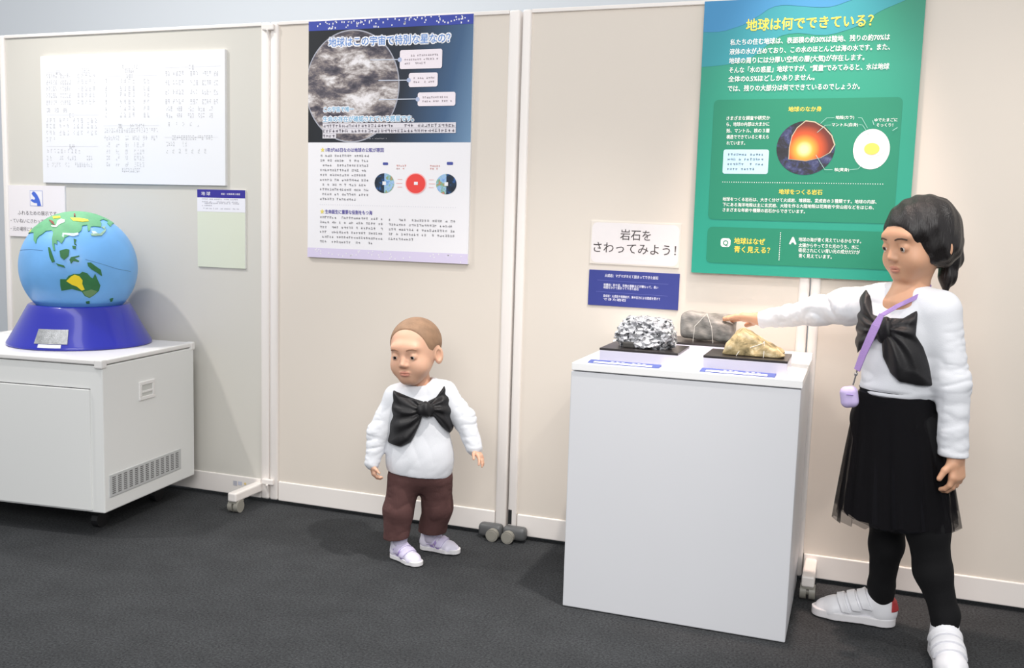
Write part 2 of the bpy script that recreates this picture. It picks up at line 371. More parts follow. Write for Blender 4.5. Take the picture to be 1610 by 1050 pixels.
WHITE_TEXT = [('岩石を', 0.0963, 0.0955, 0.097, 0.0337), ('さわってみよう！', 0.0114, 0.053, 0.2632, 0.0341)]
BLUE_TEXT = [('火成岩：マグマが冷えて固まってできた岩石', 0.052, 0.0963, 0.1709, 0.0101), ('堆積岩：砂や泥、生物の遺骸などが積もって、長い', 0.0491, 0.0668, 0.1751, 0.0085), ('時間をかけて固まってできた岩石', 0.0494, 0.0582, 0.1129, 0.0084), ('変成岩：火成岩や堆積岩が、熱や圧力による変成を受けて', 0.0496, 0.028, 0.1825, 0.0085), ('できた岩石', 0.0499, 0.0205, 0.0734, 0.0085)]
TOUCH_TEXT = [('ふれるための展示です', 0.0458, 0.0943, 0.1991, 0.0177), ('・ていねいにさわってください', 0.0079, 0.0626, 0.2424, 0.0177), ('・元の場所にもどしてください', 0.0067, 0.0299, 0.2426, 0.0178)]
LABEL_TEXT = [('地 球', 0.0188, 0.2692, 0.0392, 0.0139), ('惑星・太陽系第三惑星', 0.1053, 0.2688, 0.0824, 0.0069)]
BLUE_SEP = [(0.0277, 0.0806), (0.2555, 0.0786), (0.025, 0.044), (0.2553, 0.042)]
CHART_ROWS = [(0.0778, 0.4219, 0.1051, 2), (0.2053, 0.4246, 0.2432, 4), (0.3944, 0.4326, 0.4186, 2), (0.4478, 0.4312, 0.4718, 2), (0.4088, 0.4195, 0.4512, 5), (0.4143, 0.3992, 0.4509, 3), (0.6971, 0.4246, 0.7248, 2), (0.0304, 0.4099, 0.0852, 5), (0.0985, 0.4083, 0.1526, 5), (0.0295, 0.3842, 0.0844, 5), (0.0977, 0.3827, 0.1519, 5), (0.0288, 0.3602, 0.0837, 5), (0.097, 0.3589, 0.1512, 5), (0.0279, 0.3344, 0.0829, 5), (0.0962, 0.3332, 0.1505, 5), (0.0271, 0.3073, 0.0821, 5), (0.0954, 0.3064, 0.1498, 5), (0.1834, 0.4063, 0.2768, 5), (0.1827, 0.3839, 0.2762, 5), (0.182, 0.3573, 0.2756, 5), (0.1814, 0.3336, 0.275, 5), (0.1807, 0.3087, 0.2744, 5), (0.0277, 0.279, 0.0459, 3), (0.0679, 0.2785, 0.0867, 3), (0.1086, 0.278, 0.128, 3), (0.1391, 0.2586, 0.1639, 2), (0.0249, 0.2398, 0.0761, 3), (0.0902, 0.2392, 0.1463, 3), (0.1579, 0.2387, 0.2141, 3), (0.2248, 0.2381, 0.2826, 3), (0.0242, 0.2186, 0.0755, 3), (0.0896, 0.2182, 0.1457, 3), (0.1574, 0.2178, 0.2136, 3), (0.2243, 0.2173, 0.2821, 3), (0.0233, 0.1925, 0.0747, 3), (0.0888, 0.1923, 0.145, 3), (0.1566, 0.192, 0.2129, 3), (0.2236, 0.1917, 0.2815, 3), (0.0225, 0.1671, 0.0739, 3), (0.1357, 0.1398, 0.1629, 4), (0.0251, 0.1233, 0.1973, 10), (0.0218, 0.0958, 0.0559, 2), (0.0875, 0.0961, 0.1071, 2), (0.1251, 0.0963, 0.1695, 4), (0.2197, 0.0967, 0.2503, 3), (0.0234, 0.0696, 0.0313, 1), (0.0488, 0.0698, 0.093, 4), (0.1142, 0.0702, 0.1377, 2), (0.161, 0.0705, 0.2497, 8), (0.3161, 0.3839, 0.3325, 1), (0.3845, 0.3825, 0.4637, 4), (0.4942, 0.3801, 0.5288, 2), (0.3155, 0.3559, 0.3319, 1), (0.3839, 0.3546, 0.4632, 4), (0.4937, 0.3525, 0.5284, 2), (0.315, 0.3343, 0.3314, 1), (0.3835, 0.3331, 0.4628, 4), (0.4933, 0.3312, 0.528, 2), (0.3143, 0.3067, 0.3308, 1), (0.3829, 0.3057, 0.4623, 4), (0.4929, 0.3041, 0.5276, 2), (0.3138, 0.2833, 0.3303, 1), (0.3824, 0.2824, 0.4619, 4), (0.4925, 0.2811, 0.5272, 2), (0.3132, 0.258, 0.3297, 1), (0.3819, 0.2573, 0.4615, 4), (0.4921, 0.2562, 0.5269, 2), (0.3736, 0.2164, 0.3922, 3), (0.4292, 0.216, 0.4965, 7), (0.3059, 0.2003, 0.5599, 22), (0.3052, 0.1725, 0.3802, 7), (0.4062, 0.1723, 0.4209, 2), (0.4394, 0.1722, 0.4724, 4), (0.487, 0.1721, 0.5089, 3), (0.5255, 0.172, 0.5559, 3), (0.316, 0.147, 0.3348, 2), (0.361, 0.147, 0.3797, 2), (0.4057, 0.147, 0.4205, 2), (0.4463, 0.147, 0.4975, 4), (0.3154, 0.1203, 0.3342, 2), (0.3604, 0.1205, 0.3791, 2), (0.4051, 0.1206, 0.42, 2), (0.4458, 0.1207, 0.4971, 4), (0.3148, 0.0972, 0.3337, 2), (0.36, 0.0974, 0.3786, 2), (0.4047, 0.0976, 0.4195, 2), (0.4454, 0.0978, 0.4967, 4), (0.3143, 0.0728, 0.3331, 2), (0.3594, 0.0731, 0.3781, 2), (0.4042, 0.0734, 0.4191, 2), (0.4449, 0.0737, 0.4963, 4), (0.3867, 0.0526, 0.474, 10), (0.5935, 0.4052, 0.6162, 2), (0.6268, 0.4044, 0.6794, 4), (0.7038, 0.4025, 0.7419, 3), (0.7557, 0.4013, 0.7968, 4), (0.807, 0.4, 0.8275, 2), (0.5931, 0.3723, 0.6157, 2), (0.6264, 0.3716, 0.6791, 4), (0.7035, 0.3699, 0.7416, 3), (0.7554, 0.3688, 0.7966, 4), (0.8068, 0.3677, 0.8273, 2), (0.5926, 0.3381, 0.6153, 2), (0.6259, 0.3375, 0.6787, 4), (0.7031, 0.3361, 0.7413, 3), (0.7551, 0.3352, 0.7964, 4), (0.8066, 0.3343, 0.8271, 2), (0.5921, 0.3038, 0.6149, 2), (0.6255, 0.3034, 0.6783, 4), (0.7028, 0.3022, 0.741, 3), (0.7549, 0.3014, 0.7961, 4), (0.8064, 0.3007, 0.8269, 2), (0.5953, 0.2781, 0.6252, 3), (0.6429, 0.2775, 0.6675, 3), (0.6921, 0.2769, 0.72, 3), (0.7373, 0.2763, 0.7685, 3), (0.7857, 0.2757, 0.8028, 2), (0.595, 0.2534, 0.6249, 3), (0.6426, 0.253, 0.6672, 3), (0.6918, 0.2525, 0.7197, 3), (0.7371, 0.252, 0.7683, 3), (0.7855, 0.2515, 0.8027, 2), (0.6031, 0.2207, 0.7646, 5), (0.6203, 0.1729, 0.8021, 18), (0.5936, 0.1499, 0.6342, 4), (0.6675, 0.1499, 0.6886, 2), (0.5933, 0.1245, 0.7915, 7)]
CHART_RULES = [(0.0308, 0.423, 0.1515, 0.4212), (0.3105, 0.4016, 0.5556, 0.3987), (0.5881, 0.4246, 0.8364, 0.4248), (0.0255, 0.2597, 0.2808, 0.2572), (0.0216, 0.1397, 0.2742, 0.1399), (0.3025, 0.2168, 0.5601, 0.2164), (0.5846, 0.173, 0.8227, 0.1724)]
TOUCH_HAND = [(0.1242, 0.1664), (0.1311, 0.1753), (0.1408, 0.1742), (0.1534, 0.1619), (0.1642, 0.1447), (0.1715, 0.1199), (0.1519, 0.1183), (0.1507, 0.1295), (0.136, 0.1304), (0.1183, 0.1388), (0.1235, 0.1452), (0.1381, 0.1429), (0.1416, 0.1493), (0.1305, 0.159)]

# ------------------------------------------------------------------ colours
m_white = mat('white_enamel', srgb(238, 236, 234), 0.35)
m_frame = mat('white_powder_coat', srgb(244, 238, 233), 0.4)
m_board = mat('cream_cloth', srgb(226, 217, 206), 0.9, bump=(900, 0.05), spec=0.2)
m_board_grey = mat('grey_green_cloth', srgb(214, 211, 203), 0.9, bump=(900, 0.05), spec=0.2)
m_plinth = mat('plinth_white', srgb(221, 222, 226), 0.45, vary=(3, 0.01))
m_cab = mat('cabinet_white', srgb(236, 237, 235), 0.4)
m_foam = mat('foam_board_edge', srgb(235, 235, 235), 0.7)
m_dark = mat('black_plastic', srgb(28, 28, 30), 0.45)
m_caster = mat('grey_caster_plastic', srgb(150, 147, 138), 0.4)
m_tray = mat('smoky_grey_plastic', srgb(92, 93, 94), 0.4)
m_paper = mat('white_print', srgb(244, 242, 245), 0.6)
ink = lambda n, *c: mat('ink_' + n, srgb(*c), 0.55)

# ------------------------------------------------------------------ setting
def carpet():
    m = bpy.data.materials.new('charcoal_carpet'); m.use_nodes = True; nt = m.node_tree; b = nt.nodes['Principled BSDF']
    tc = nt.nodes.new('ShaderNodeTexCoord')
    n1 = nt.nodes.new('ShaderNodeTexNoise'); n1.inputs['Scale'].default_value = 160; n1.inputs['Detail'].default_value = 6; n1.inputs['Roughness'].default_value = .75
    n2 = nt.nodes.new('ShaderNodeTexNoise'); n2.inputs['Scale'].default_value = 9; n2.inputs['Detail'].default_value = 5
    for n in (n1, n2): nt.links.new(tc.outputs['Object'], n.inputs['Vector'])
    r = nt.nodes.new('ShaderNodeValToRGB'); e = r.color_ramp.elements
    e[0].position = .33; e[0].color = (*srgb(36, 37, 39), 1); e[1].position = .7; e[1].color = (*srgb(83, 85, 87), 1)
    nt.links.new(n1.outputs['Fac'], r.inputs['Fac'])
    mx = nt.nodes.new('ShaderNodeMix'); mx.data_type = 'RGBA'; mx.blend_type = 'MULTIPLY'; mx.inputs[0].default_value = .35
    nt.links.new(r.outputs[0], mx.inputs[6])
    r2 = nt.nodes.new('ShaderNodeValToRGB'); r2.color_ramp.elements[0].position = .35; r2.color_ramp.elements[1].position = .65
    r2.color_ramp.elements[0].color = (.55, .55, .55, 1); nt.links.new(n2.outputs['Fac'], r2.inputs['Fac']); nt.links.new(r2.outputs[0], mx.inputs[7])
    nt.links.new(mx.outputs[2], b.inputs['Base Color']); b.inputs['Roughness'].default_value = .95; b.inputs['Specular IOR Level'].default_value = .15
    bp = nt.nodes.new('ShaderNodeBump'); bp.inputs['Strength'].default_value = .6; bp.inputs['Distance'].default_value = .004
    nt.links.new(n1.outputs['Fac'], bp.inputs['Height']); nt.links.new(bp.outputs[0], b.inputs['Normal'])
    return m
tag(MB().box(-7, 4, -6.5, 2.05, -0.1, 0).build('floor', carpet()), kind='structure')
tag(MB().box(-7, 4, 1.95, 2.05, 0, 3.4).build('wall_back', mat('back_wall_paint', srgb(226, 231, 236), 0.85)), kind='structure')

# ------------------------------------------------------------------ wheeled partition panels
def partition(x0, x1, board, label, left_post=.03, right_post=.03):
    t = thing('partition_panel', label, 'partition', ((x0+x1)/2, 0, 0), 0, 'wheeled display partitions'); c = (x0+x1)/2
    x0 -= c; x1 -= c
    MB().box(x0+left_post, x1-right_post, .004, .036, .086, 1.722).build('cloth_board', board, t)
    for a, b in ((x0, x0+left_post), (x1-right_post, x1)):
        MB().box(a, b, -.006, .046, .014, 1.734, .008, 3).build('post', m_frame, t, smooth=True)
    MB().box(x0+left_post, x1-right_post, -.003, .043, 1.722, 1.734, .002).build('top_rail', m_frame, t)
    kb = MB().box(x0+left_post+.002, x1-right_post-.002, -.001, .041, .014, .086, .003).build('kick_board', m_frame, t)
    return t, kb, c
def foot(t, x, y1=-.168, y0=.0):
    f = MB().box(x-.018, x+.018, y1, y0, .042, .074, .005).build('caster_foot', m_frame, t)
    b = MB().box(x-.017, x+.017, y1+.006, y1+.05, .032, .043, .004)
    b.cyl((x-.021, y1+.024, .022), (x-.004, y1+.024, .022), .022); b.cyl((x+.004, y1+.024, .022), (x+.021, y1+.024, .022), .022)
    b.cyl((x-.004, y1+.024, .022), (x+.004, y1+.024, .022), .01)
    b.build('caster', m_caster, f, smooth=True)
def clip(t, x, z, y=-.006):
    b = MB().box(x-.024, x+.024, y-.012, y, z-.011, z+.011, .004)
    b.cyl((x, y-.013, z-.010), (x, y-.004, z-.034), .004, .002, 10)
    b.build('joining_clip', m_frame, t)
p1, k1, c1 = partition(-3.257, -2.007, m_board_grey, 'wide grey-green display partition behind the globe, holding the white chart', .026, .035)
foot(p1, -2.051-c1)
st = [rect(-2.165-c1, .048, -2.148-c1, .066), rect(-2.143-c1, .061, -2.128-c1, .068)]
printed('sticker', [st[0]], ink('sticker_grey', 190, 190, 200), k1, -.0018)
printed('sticker', [rect(-2.144-c1, .052, -2.126-c1, .066)], ink('sticker_blue', 205, 208, 224), k1, -.0018)
printed('sticker', [disc(-2.112-c1, .060, .005, .005)], ink('sticker_yellow', 246, 220, 150), k1, -.0018)
clip(p1, -2.0055-c1, 1.715); clip(p1, -2.0055-c1, .083)
p2, k2, c2 = partition(-2.004, -1.072, m_board, 'cream display partition behind the toddler, holding the space poster', .033, .038)
p3, k3, c3 = partition(-1.064, -.139, m_board, 'cream display partition behind the white plinth', .03, .03)
p4, k4, c4 = partition(-.135, .86, m_board, 'cream display partition behind the older girl', .028, .03)
foot(p4, -.083-c4)
MB().box(-1.061-c3, -1.049-c3, -.0068, -.004, .05, .1).build('foot_socket', m_dark, p3)
for t, x, w0, w1 in ((p2, -1.098-c2, -.058, .026), (p3, -1.043-c3, -.026, .056)):
    f = MB().box(x+w0, x+w1, -.045, -.007, .006, .052, .014, 3).build('caster_bracket', m_tray, t, smooth=True)
    w = MB().cyl((x, -.064, .021), (x, -.046, .021), .021, n=24).cyl((x, -.066, .021), (x, -.064, .021), .016, n=24)
    w.build('caster_wheel', m_caster, f, smooth=True)

# ------------------------------------------------------------------ boards on the partitions
def board(name, label, cat, x0, z0, w, h, th=.006, face=None, edge=None, r=0.0, y0=.004, tilt=0.0):
    t = thing(name, label, cat, (x0, y0, z0))
    if tilt: t.rotation_euler = (0, tilt, 0)
    P = rrect(0, 0, w, h, r) if r else rect(0, 0, w, h)
    MB().prism(P, -th, 0).build('backing_board', edge or m_foam, t)
    printed('face_sheet', [P], face or m_paper, t, -th-INK)
    return t, -th-2*INK
rnd = random.Random(3)
m_grey_txt = ink('grey', 150, 148, 152)
# chart with rows of little signs
t, y = board('chart_poster', 'large white chart with rows of tiny grey signs, on the grey-green partition', 'poster', -3.043, 1.163, .853, .483, .012, mat('chart_paper', srgb(239, 240, 244), .5))
ticks = []
for u, v, u2, n in CHART_ROWS:
    for i in range(n):
        x = u if n == 1 else u + (u2-u)*i/n
        w = .006 if n == 1 else min(.008, (u2-u)/n*.62)
        for dz in (-.0055, 0, .0055):
            for dx in (0, .5):
                if rnd.random() < .62: ticks.append(rect(x+dx*w, v+dz-.0013, x+dx*w+.0026, v+dz+.0013))
        if rnd.random() < .5: ticks.append(rect(x, v-.0095, x+w, v-.0083))
printed('sign_rows', ticks, ink('chart_grey', 184, 184, 190), t, y)
for a, b, c, d in CHART_RULES: printed('rule_line', [seg((a, b), (c, d), .0008)], ink('chart_rule', 214, 214, 220), t, y)

# touch notice behind the globe
t, y = board('notice', 'white notice with a blue hand pictogram, partly behind the globe', 'sign', -3.2305, .948, .288, .203, .006, mat('notice_paper', srgb(243, 238, 240), .5))
sq = rect(.111, .1215, .177, .1835); sqi = rect(.1135, .124, .1745, .181)
printed('pictogram_frame', [sq], ink('picto_frame', 176, 182, 222), t, y)
printed('pictogram_ground', [sqi], m_paper, t, y-INK)
printed('hand_pictogram', [[(x-.003, z+.004) for x, z in TOUCH_HAND]], ink('picto_blue', 72, 110, 214), t, y-2*INK)
text('notice_lettering', TOUCH_TEXT, ink('notice_black', 90, 84, 88), t, y)

# small label card right of the globe
t, y = board('label_board', 'pale green label board with a violet-blue header, right of the globe', 'label', -2.318, .864, .209, .284, .006, mat('label_green', srgb(221, 226, 207), .6))
printed('header_band', [rect(0, .2545, .209, .284)], ink('label_blue', 52, 44, 150), t, y)
printed('caption_strip', [rect(0, .2035, .209, .2545)], ink('label_white', 238, 237, 244), t, y)
text('header_lettering', LABEL_TEXT, m_paper, t, y-INK, .01)
S_ = []
for z in (.2495, .240, .2345, .226, .2155): S_ += scribble(.022, .186 if z != .226 else .065, z, .0052, rnd)
printed('caption_lines', S_, ink('label_grey', 168, 166, 176), t, y-INK)

# ---- space poster
def ramp_mat(name, kind, stops, rough=.5, noise=None, obj=None):
    m = bpy.data.materials.new(name); m.use_nodes = True; nt = m.node_tree; b = nt.nodes['Principled BSDF']; b.inputs['Roughness'].default_value = rough
    tc = nt.nodes.new('ShaderNodeTexCoord'); r = nt.nodes.new('ShaderNodeValToRGB'); e = r.color_ramp.elements
    while len(e) < len(stops): e.new(.5)
    for q, (p_, c) in zip(e, stops): q.position = p_; q.color = (*c, 1)
    if kind == 'noise':
        mp = nt.nodes.new('ShaderNodeMapping'); mp.inputs['Scale'].default_value = noise[3]; mp.inputs['Rotation'].default_value = noise[4]
        nt.links.new(tc.outputs['Object'], mp.inputs['Vector'])
        n = nt.nodes.new('ShaderNodeTexNoise'); n.inputs['Scale'].default_value = noise[0]; n.inputs['Detail'].default_value = noise[1]; n.inputs['Roughness'].default_value = .68; n.inputs['Distortion'].default_value = noise[2]
        nt.links.new(mp.outputs[0], n.inputs['Vector']); nt.links.new(n.outputs['Fac'], r.inputs['Fac'])
    else:
        mp = nt.nodes.new('ShaderNodeMapping'); mp.vector_type = 'TEXTURE'
        mp.inputs['Location'].default_value = obj[0]; mp.inputs['Scale'].default_value = obj[1]; mp.inputs['Rotation'].default_value = obj[2] if len(obj) > 2 else (0, 0, 0)
        nt.links.new(tc.outputs['Object'], mp.inputs['Vector'])
        g = nt.nodes.new('ShaderNodeTexGradient'); g.gradient_type = 'SPHERICAL' if kind == 'sphere' else 'LINEAR'
        nt.links.new(mp.outputs[0], g.inputs['Vector']); nt.links.new(g.outputs['Fac'], r.inputs['Fac'])
    nt.links.new(r.outputs[0], b.inputs['Base Color']); return m
W_, H_ = .6145, .8095
t, y = board('science_poster', 'poster of the cloudy Earth in dark space with three callouts, above the toddler', 'poster', -1.8455, .918, W_, H_, .010)
printed('space_ground', [rect(0, .3995, W_, .778)], ramp_mat('space_print', 'lin', [(0, srgb(24, 27, 33)), (.52, srgb(34, 42, 56)), (.8, srgb(64, 96, 132)), (1, srgb(120, 154, 186))], obj=((0, 0, .4), (W_, 1, 1), (0, R(12), 0))), t, y)
y -= INK
E_ = [(x, z) for x, z in disc(.1705, .588, .1775, .1845, 80)]
E_ = [(max(0.0, x), z) for x, z in E_]
printed('earth_rim', [[(max(0.0, .1705+(x-.1705)*1.022), .588+(z-.588)*1.022) for x, z in E_]], ink('earth_rim', 176, 178, 190), t, y)
printed('earth_picture', [E_], ramp_mat('cloudy_earth_print', 'noise', [(.38, srgb(58, 56, 68)), (.45, srgb(96, 90, 98)), (.50, srgb(140, 130, 128)), (.55, srgb(190, 182, 180)), (.62, srgb(240, 236, 238))], noise=(11, 9, .25, (.8, 1, 1.7), (0, R(24), 0))), t, y-INK)
printed('header_band', [rect(0, .7775, W_, H_)], ink('band_blue', 58, 74, 168), t, y)
conf = []
for i in range(84):
    x = rnd.uniform(.004, W_-.01); z = rnd.uniform(.7785, .805); conf.append(rect(x, z, x+.0042, z+rnd.choice((.004, .005, .006))))
printed('header_confetti', conf, m_paper, t, y-INK)
m_outline = ink('outline_white', 250, 250, 255)
y2 = y-2*INK
text('title_outline', M_TEXT[0:1], m_outline, t, y2, .16)
text('title_lettering', M_TEXT[0:1], ink('title_blue', 106, 150, 214), t, y2-INK, .014)
text('subtitle_outline', M_TEXT[1:3], m_outline, t, y2, .20)
text('subtitle_lettering', M_TEXT[1:3], ink('sub_cyan', 118, 186, 222), t, y2-INK, .012)
B_ = M_BOXES; PN = M_PINS
for (a, b), (c, d) in zip(zip(PN[0::2], PN[1::2]), zip(B_[0::2], B_[1::2])):
    x0, z1 = c; x1, z0 = d; zc = (z0+z1)/2; tb = []
    printed('callout_line', [seg(a, b, .0032)], ink('callout_line', 206, 212, 226), t, y2)
    printed('callout_box', [rrect(x0, z0, x1, z1, .007)], ink('callout_box', 246, 236, 242), t, y2-INK)
    printed('callout_pin', [disc(x0, zc, .0075, .0075, 20)], ink('callout_pin', 178, 190, 220), t, y2-2*INK)
    nl = 3 if z1-z0 > .055 else 2
    for i in range(nl): tb += scribble(x0+.018, x1-.012 - (.05 if i == nl-1 and nl == 3 else 0), zc + (nl-1)/2*.0125 - i*.0125, .0075, rnd)
    printed('callout_print', tb, ink('callout_grey', 176, 166, 172), t, y2-3*INK)
q = []; o_ = []
for z, x1 in ((.4555, .559), (.4385, .559), (.4215, .11)):
    o_.append(rect(.0585, z-.0088, x1+.002, z+.0088)); q += scribble(.0605, x1, z, .012, rnd, .95)
printed('caption_ground', o_, ink('caption_ground', 228, 224, 230), t, y2)
printed('caption_lines', q, ink('caption_dark', 128, 122, 134), t, y2-INK)
printed('credit_line', scribble(.2248, .3097, .4122, .0045, rnd), ink('credit', 190, 190, 196), t, y2)
text('section_heading', M_TEXT[3:5], ink('head_violet', 92, 84, 164), t, y, .022)
def star(cx, cz, r): return [(cx + (r if i % 2 == 0 else r*.45)*math.sin(math.pi*i/5), cz + (r if i % 2 == 0 else r*.45)*math.cos(math.pi*i/5)) for i in range(10)]
for q in M_STARS: printed('heading_star', [star(*q, .0095)], ink('star_yellow', 236, 218, 112), t, y)
q = []
for i in range(10): q += scribble(.0496, .243 if i < 9 else .198, .3545-i*.01655, .0092, rnd)
for i in range(6): q += scribble(.0501, .294 if i < 5 else .259, .1418-i*.0169, .0092, rnd)
for i in range(5): q += scribble(.3195, .567 if i < 4 else .416, .140-i*.0162, .0092, rnd)
printed('body_lines', q, m_grey_txt, t, y)
for k, (cx, cz, a, b) in enumerate(((.3001, .2625, 'night_ink', 'day_ink'), (.5307, .2625, 'day_ink', 'night_ink'))):
    d = disc(cx, cz, .0372, .0335, 48); L = [q for q in d if q[0] <= cx+1e-6]; Rr = [q for q in d if q[0] >= cx-1e-6]
    Rr = sorted(Rr, key=lambda q: math.atan2(q[1]-cz, q[0]-cx)); L = sorted(L, key=lambda q: math.atan2(q[1]-cz, -(q[0]-cx)))
    day = ramp_mat('day_half_print', 'noise', [(.3, srgb(96, 150, 214)), (.47, srgb(166, 200, 236)), (.55, srgb(120, 176, 122)), (.66, srgb(226, 120, 120))], noise=(42, 4, .3, (1, 1, 1), (0, 0, 0)))
    night = ramp_mat('night_half_print', 'noise', [(.35, srgb(22, 30, 44)), (.55, srgb(30, 52, 74)), (.68, srgb(44, 104, 182))], noise=(48, 4, .3, (1, 1, 1), (0, 0, 0)))
    printed('night_half', [L if k == 0 else Rr], night, t, y); printed('day_half', [Rr if k == 0 else L], day, t, y)
    printed('pole_mark', [rect(cx-.0065, cz-.006, cx+.0065, cz+.006)], m_paper, t, y-INK)
printed('sun_glow', [disc(.4185, .2628, .0395, .0355)], ink('sun_pink', 250, 190, 190), t, y)
printed('sun_picture', [disc(.4185, .2628, .0355, .032)], ink('sun_red', 240, 72, 66), t, y-INK)
printed('sun_mark', [rect(.4125, .2585, .4265, .2685)], m_paper, t, y-2*INK)
ar = []
for dz in (-.0125, 0, .013):
    ar += [seg((.345+abs(dz)*.4, .2628+dz), (.368, .2628+dz), .0014), seg((.467, .2628+dz), (.490-abs(dz)*.4, .2628+dz), .0014)]
ar += scribble(.345, .385, .322, .0075, rnd) + scribble(.345, .372, .313, .0075, rnd) + scribble(.470, .508, .322, .0075, rnd) + scribble(.470, .5, .313, .0075, rnd)
printed('sun_notes', ar, ink('sun_note', 232, 158, 148), t, y)
printed('season_tag', [rrect(.2935, .3235, .3135, .3325, .003)], ink('tag_blue', 72, 82, 160), t, y)
printed('season_tag', [rrect(.531, .3255, .5535, .3355, .003)], MATS['ink_tag_blue'], t, y)
printed('rule_dots', [disc(.05+i*.0086, .1855, .0012, .0012, 8) for i in range(61)], ink('dot_grey', 206, 204, 214), t, y)
printed('footer_band', [rect(0, 0, W_, .0335)], ink('lavender', 222, 212, 238), t, y)
printed('footer_confetti', [disc(rnd.uniform(.01, W_-.01), rnd.uniform(.004, .03), .0024, .0024, 8) for i in range(40)], m_paper, t, y-INK)

# ---- green poster
W_, H_ = .607, .803
t, y = board('science_poster', 'green poster with yellow Japanese title and a cut-open Earth, above the plinth', 'poster', -.487, .924, W_, H_, .008, ramp_mat('green_print', 'lin', [(0, srgb(30, 156, 134)), (.5, srgb(24, 150, 124)), (.75, srgb(34, 152, 126)), (1, srgb(22, 138, 108))], obj=((0, 0, 0), (H_, 1, 1), (0, R(-90), 0))), mat('green_board_edge', srgb(150, 170, 155), .6), y0=-.0075)
tp = lambda P: [(min(max(x, 0), W_), min(max(z, 0), H_)) for x, z in P]
printed('teal_wave', [tp([(0, H_)] + [(0, .6136)] + G_WAVE_TEAL[3:] + [(.5655, H_)])], ink('teal', 48, 152, 164), t, y)
printed('blue_wave', [tp([(0, H_)] + [(0, .7150)] + G_WAVE_BLUE[2:] + [(.43, H_)])], ink('wave_blue', 60, 142, 192), t, y-INK)
y -= INK
m_panel = ink('panel_green', 22, 134, 104)
printed('text_panel', [rrect(.0425, .1635, .5665, .5165, .014)], m_panel, t, y)
printed('question_panel', [rrect(.0435, .0325, .572, .1405, .014)], m_panel, t, y)
m_yel = ink('title_yellow', 250, 224, 84); m_wt = ink('text_white', 250, 252, 250); y -= INK
text('title_lettering', G_TEXT[0:1], m_yel, t, y, .02)
text('body_lettering', G_TEXT[1:7], m_wt, t, y, .014)
text('section_heading', [G_TEXT[i] for i in (7, 18)], m_yel, t, y, .016)
text('panel_lettering', G_TEXT[8:13] + G_TEXT[19:22], m_wt, t, y, .010)
text('diagram_label', G_TEXT[13:18], m_wt, t, y, .008)
text('question_lettering', G_TEXT[23:25], m_yel, t, y, .018)
text('answer_lettering', G_TEXT[26:30], m_wt, t, y, .010)
printed('question_icon', [rrect(.0845, .0815, .1135, .1075, .008)], m_wt, t, y)
text('question_icon_letter', [('Q', .0915, .0945, .0155, .020)], m_panel, t, y-INK, .02)
text('answer_icon_letter', [('A', G_TEXT[25][1], G_TEXT[25][2], G_TEXT[25][3], .026)], m_wt, t, y, .05)
printed('note_box', [rrect(.0785, .2995, .2105, .3710, .007)], ink('note_blue', 190, 224, 246), t, y)
q = []
for i in range(4): q += scribble(.092, .198 if i < 3 else .176, .3565-i*.0142, .0078, rnd)
printed('note_lines', q, ink('note_ink', 92, 122, 140), t, y-INK)
printed('rule_dots', [disc(.081+i*.0066, .2748, .0012, .0014, 8) for i in range(69)] + [disc(.2575, .1285-i*.0053, .0015, .0015, 8) for i in range(16)], m_wt, t, y)
Lp = G_LINES; q = []
for i in range(0, 18, 3): q += [seg(Lp[i], Lp[i+1], .0011), seg(Lp[i+1], Lp[i+2], .0011)]
q += [seg(G_EXCLAIM[0], G_EXCLAIM[1], .0016), seg(G_EXCLAIM[2], G_EXCLAIM[3], .0016)]
cx, cz = G_EARTH[0]
printed('earth_disc', [disc(cx-.0005, cz, .0815, .0775, 60)], ramp_mat('dark_earth_print', 'noise', [(.35, srgb(20, 22, 28)), (.5, srgb(36, 38, 50)), (.6, srgb(58, 66, 112)), (.7, srgb(120, 124, 140))], noise=(26, 6, .4, (1, 1, 1), (0, 0, 0))), t, y)
big = [(cx+(x-cx)*1.045, cz+.006+(z-cz-.006)*1.045) for x, z in G_CUT]
printed('crust_ring', [big], ink('crust_cream', 196, 186, 160), t, y-INK)
printed('mantle_section', [G_CUT], ramp_mat('mantle_print', 'sphere', [(0, srgb(56, 28, 26)), (.22, srgb(112, 40, 24)), (.5, srgb(206, 84, 34)), (.72, srgb(250, 170, 60)), (.9, srgb(255, 240, 170))], obj=((cx-.004, y-2*INK, cz-.004), (.088, .088, .088))), t, y-2*INK)
cx, cz = G_EGG[0]
printed('egg_white', [disc(cx, cz, .049, .0565, 48)], ink('egg_white', 250, 240, 242), t, y)
printed('egg_section', [G_EGGCUT], ink('egg_cut', 236, 226, 222), t, y-INK)
printed('egg_yolk', [disc(cx+.001, cz+.001, .0205, .0165, 32)], ink('egg_yolk', 246, 208, 96), t, y-2*INK)
printed('leader_lines', q, ink('leader', 168, 214, 206), t, y-3*INK)

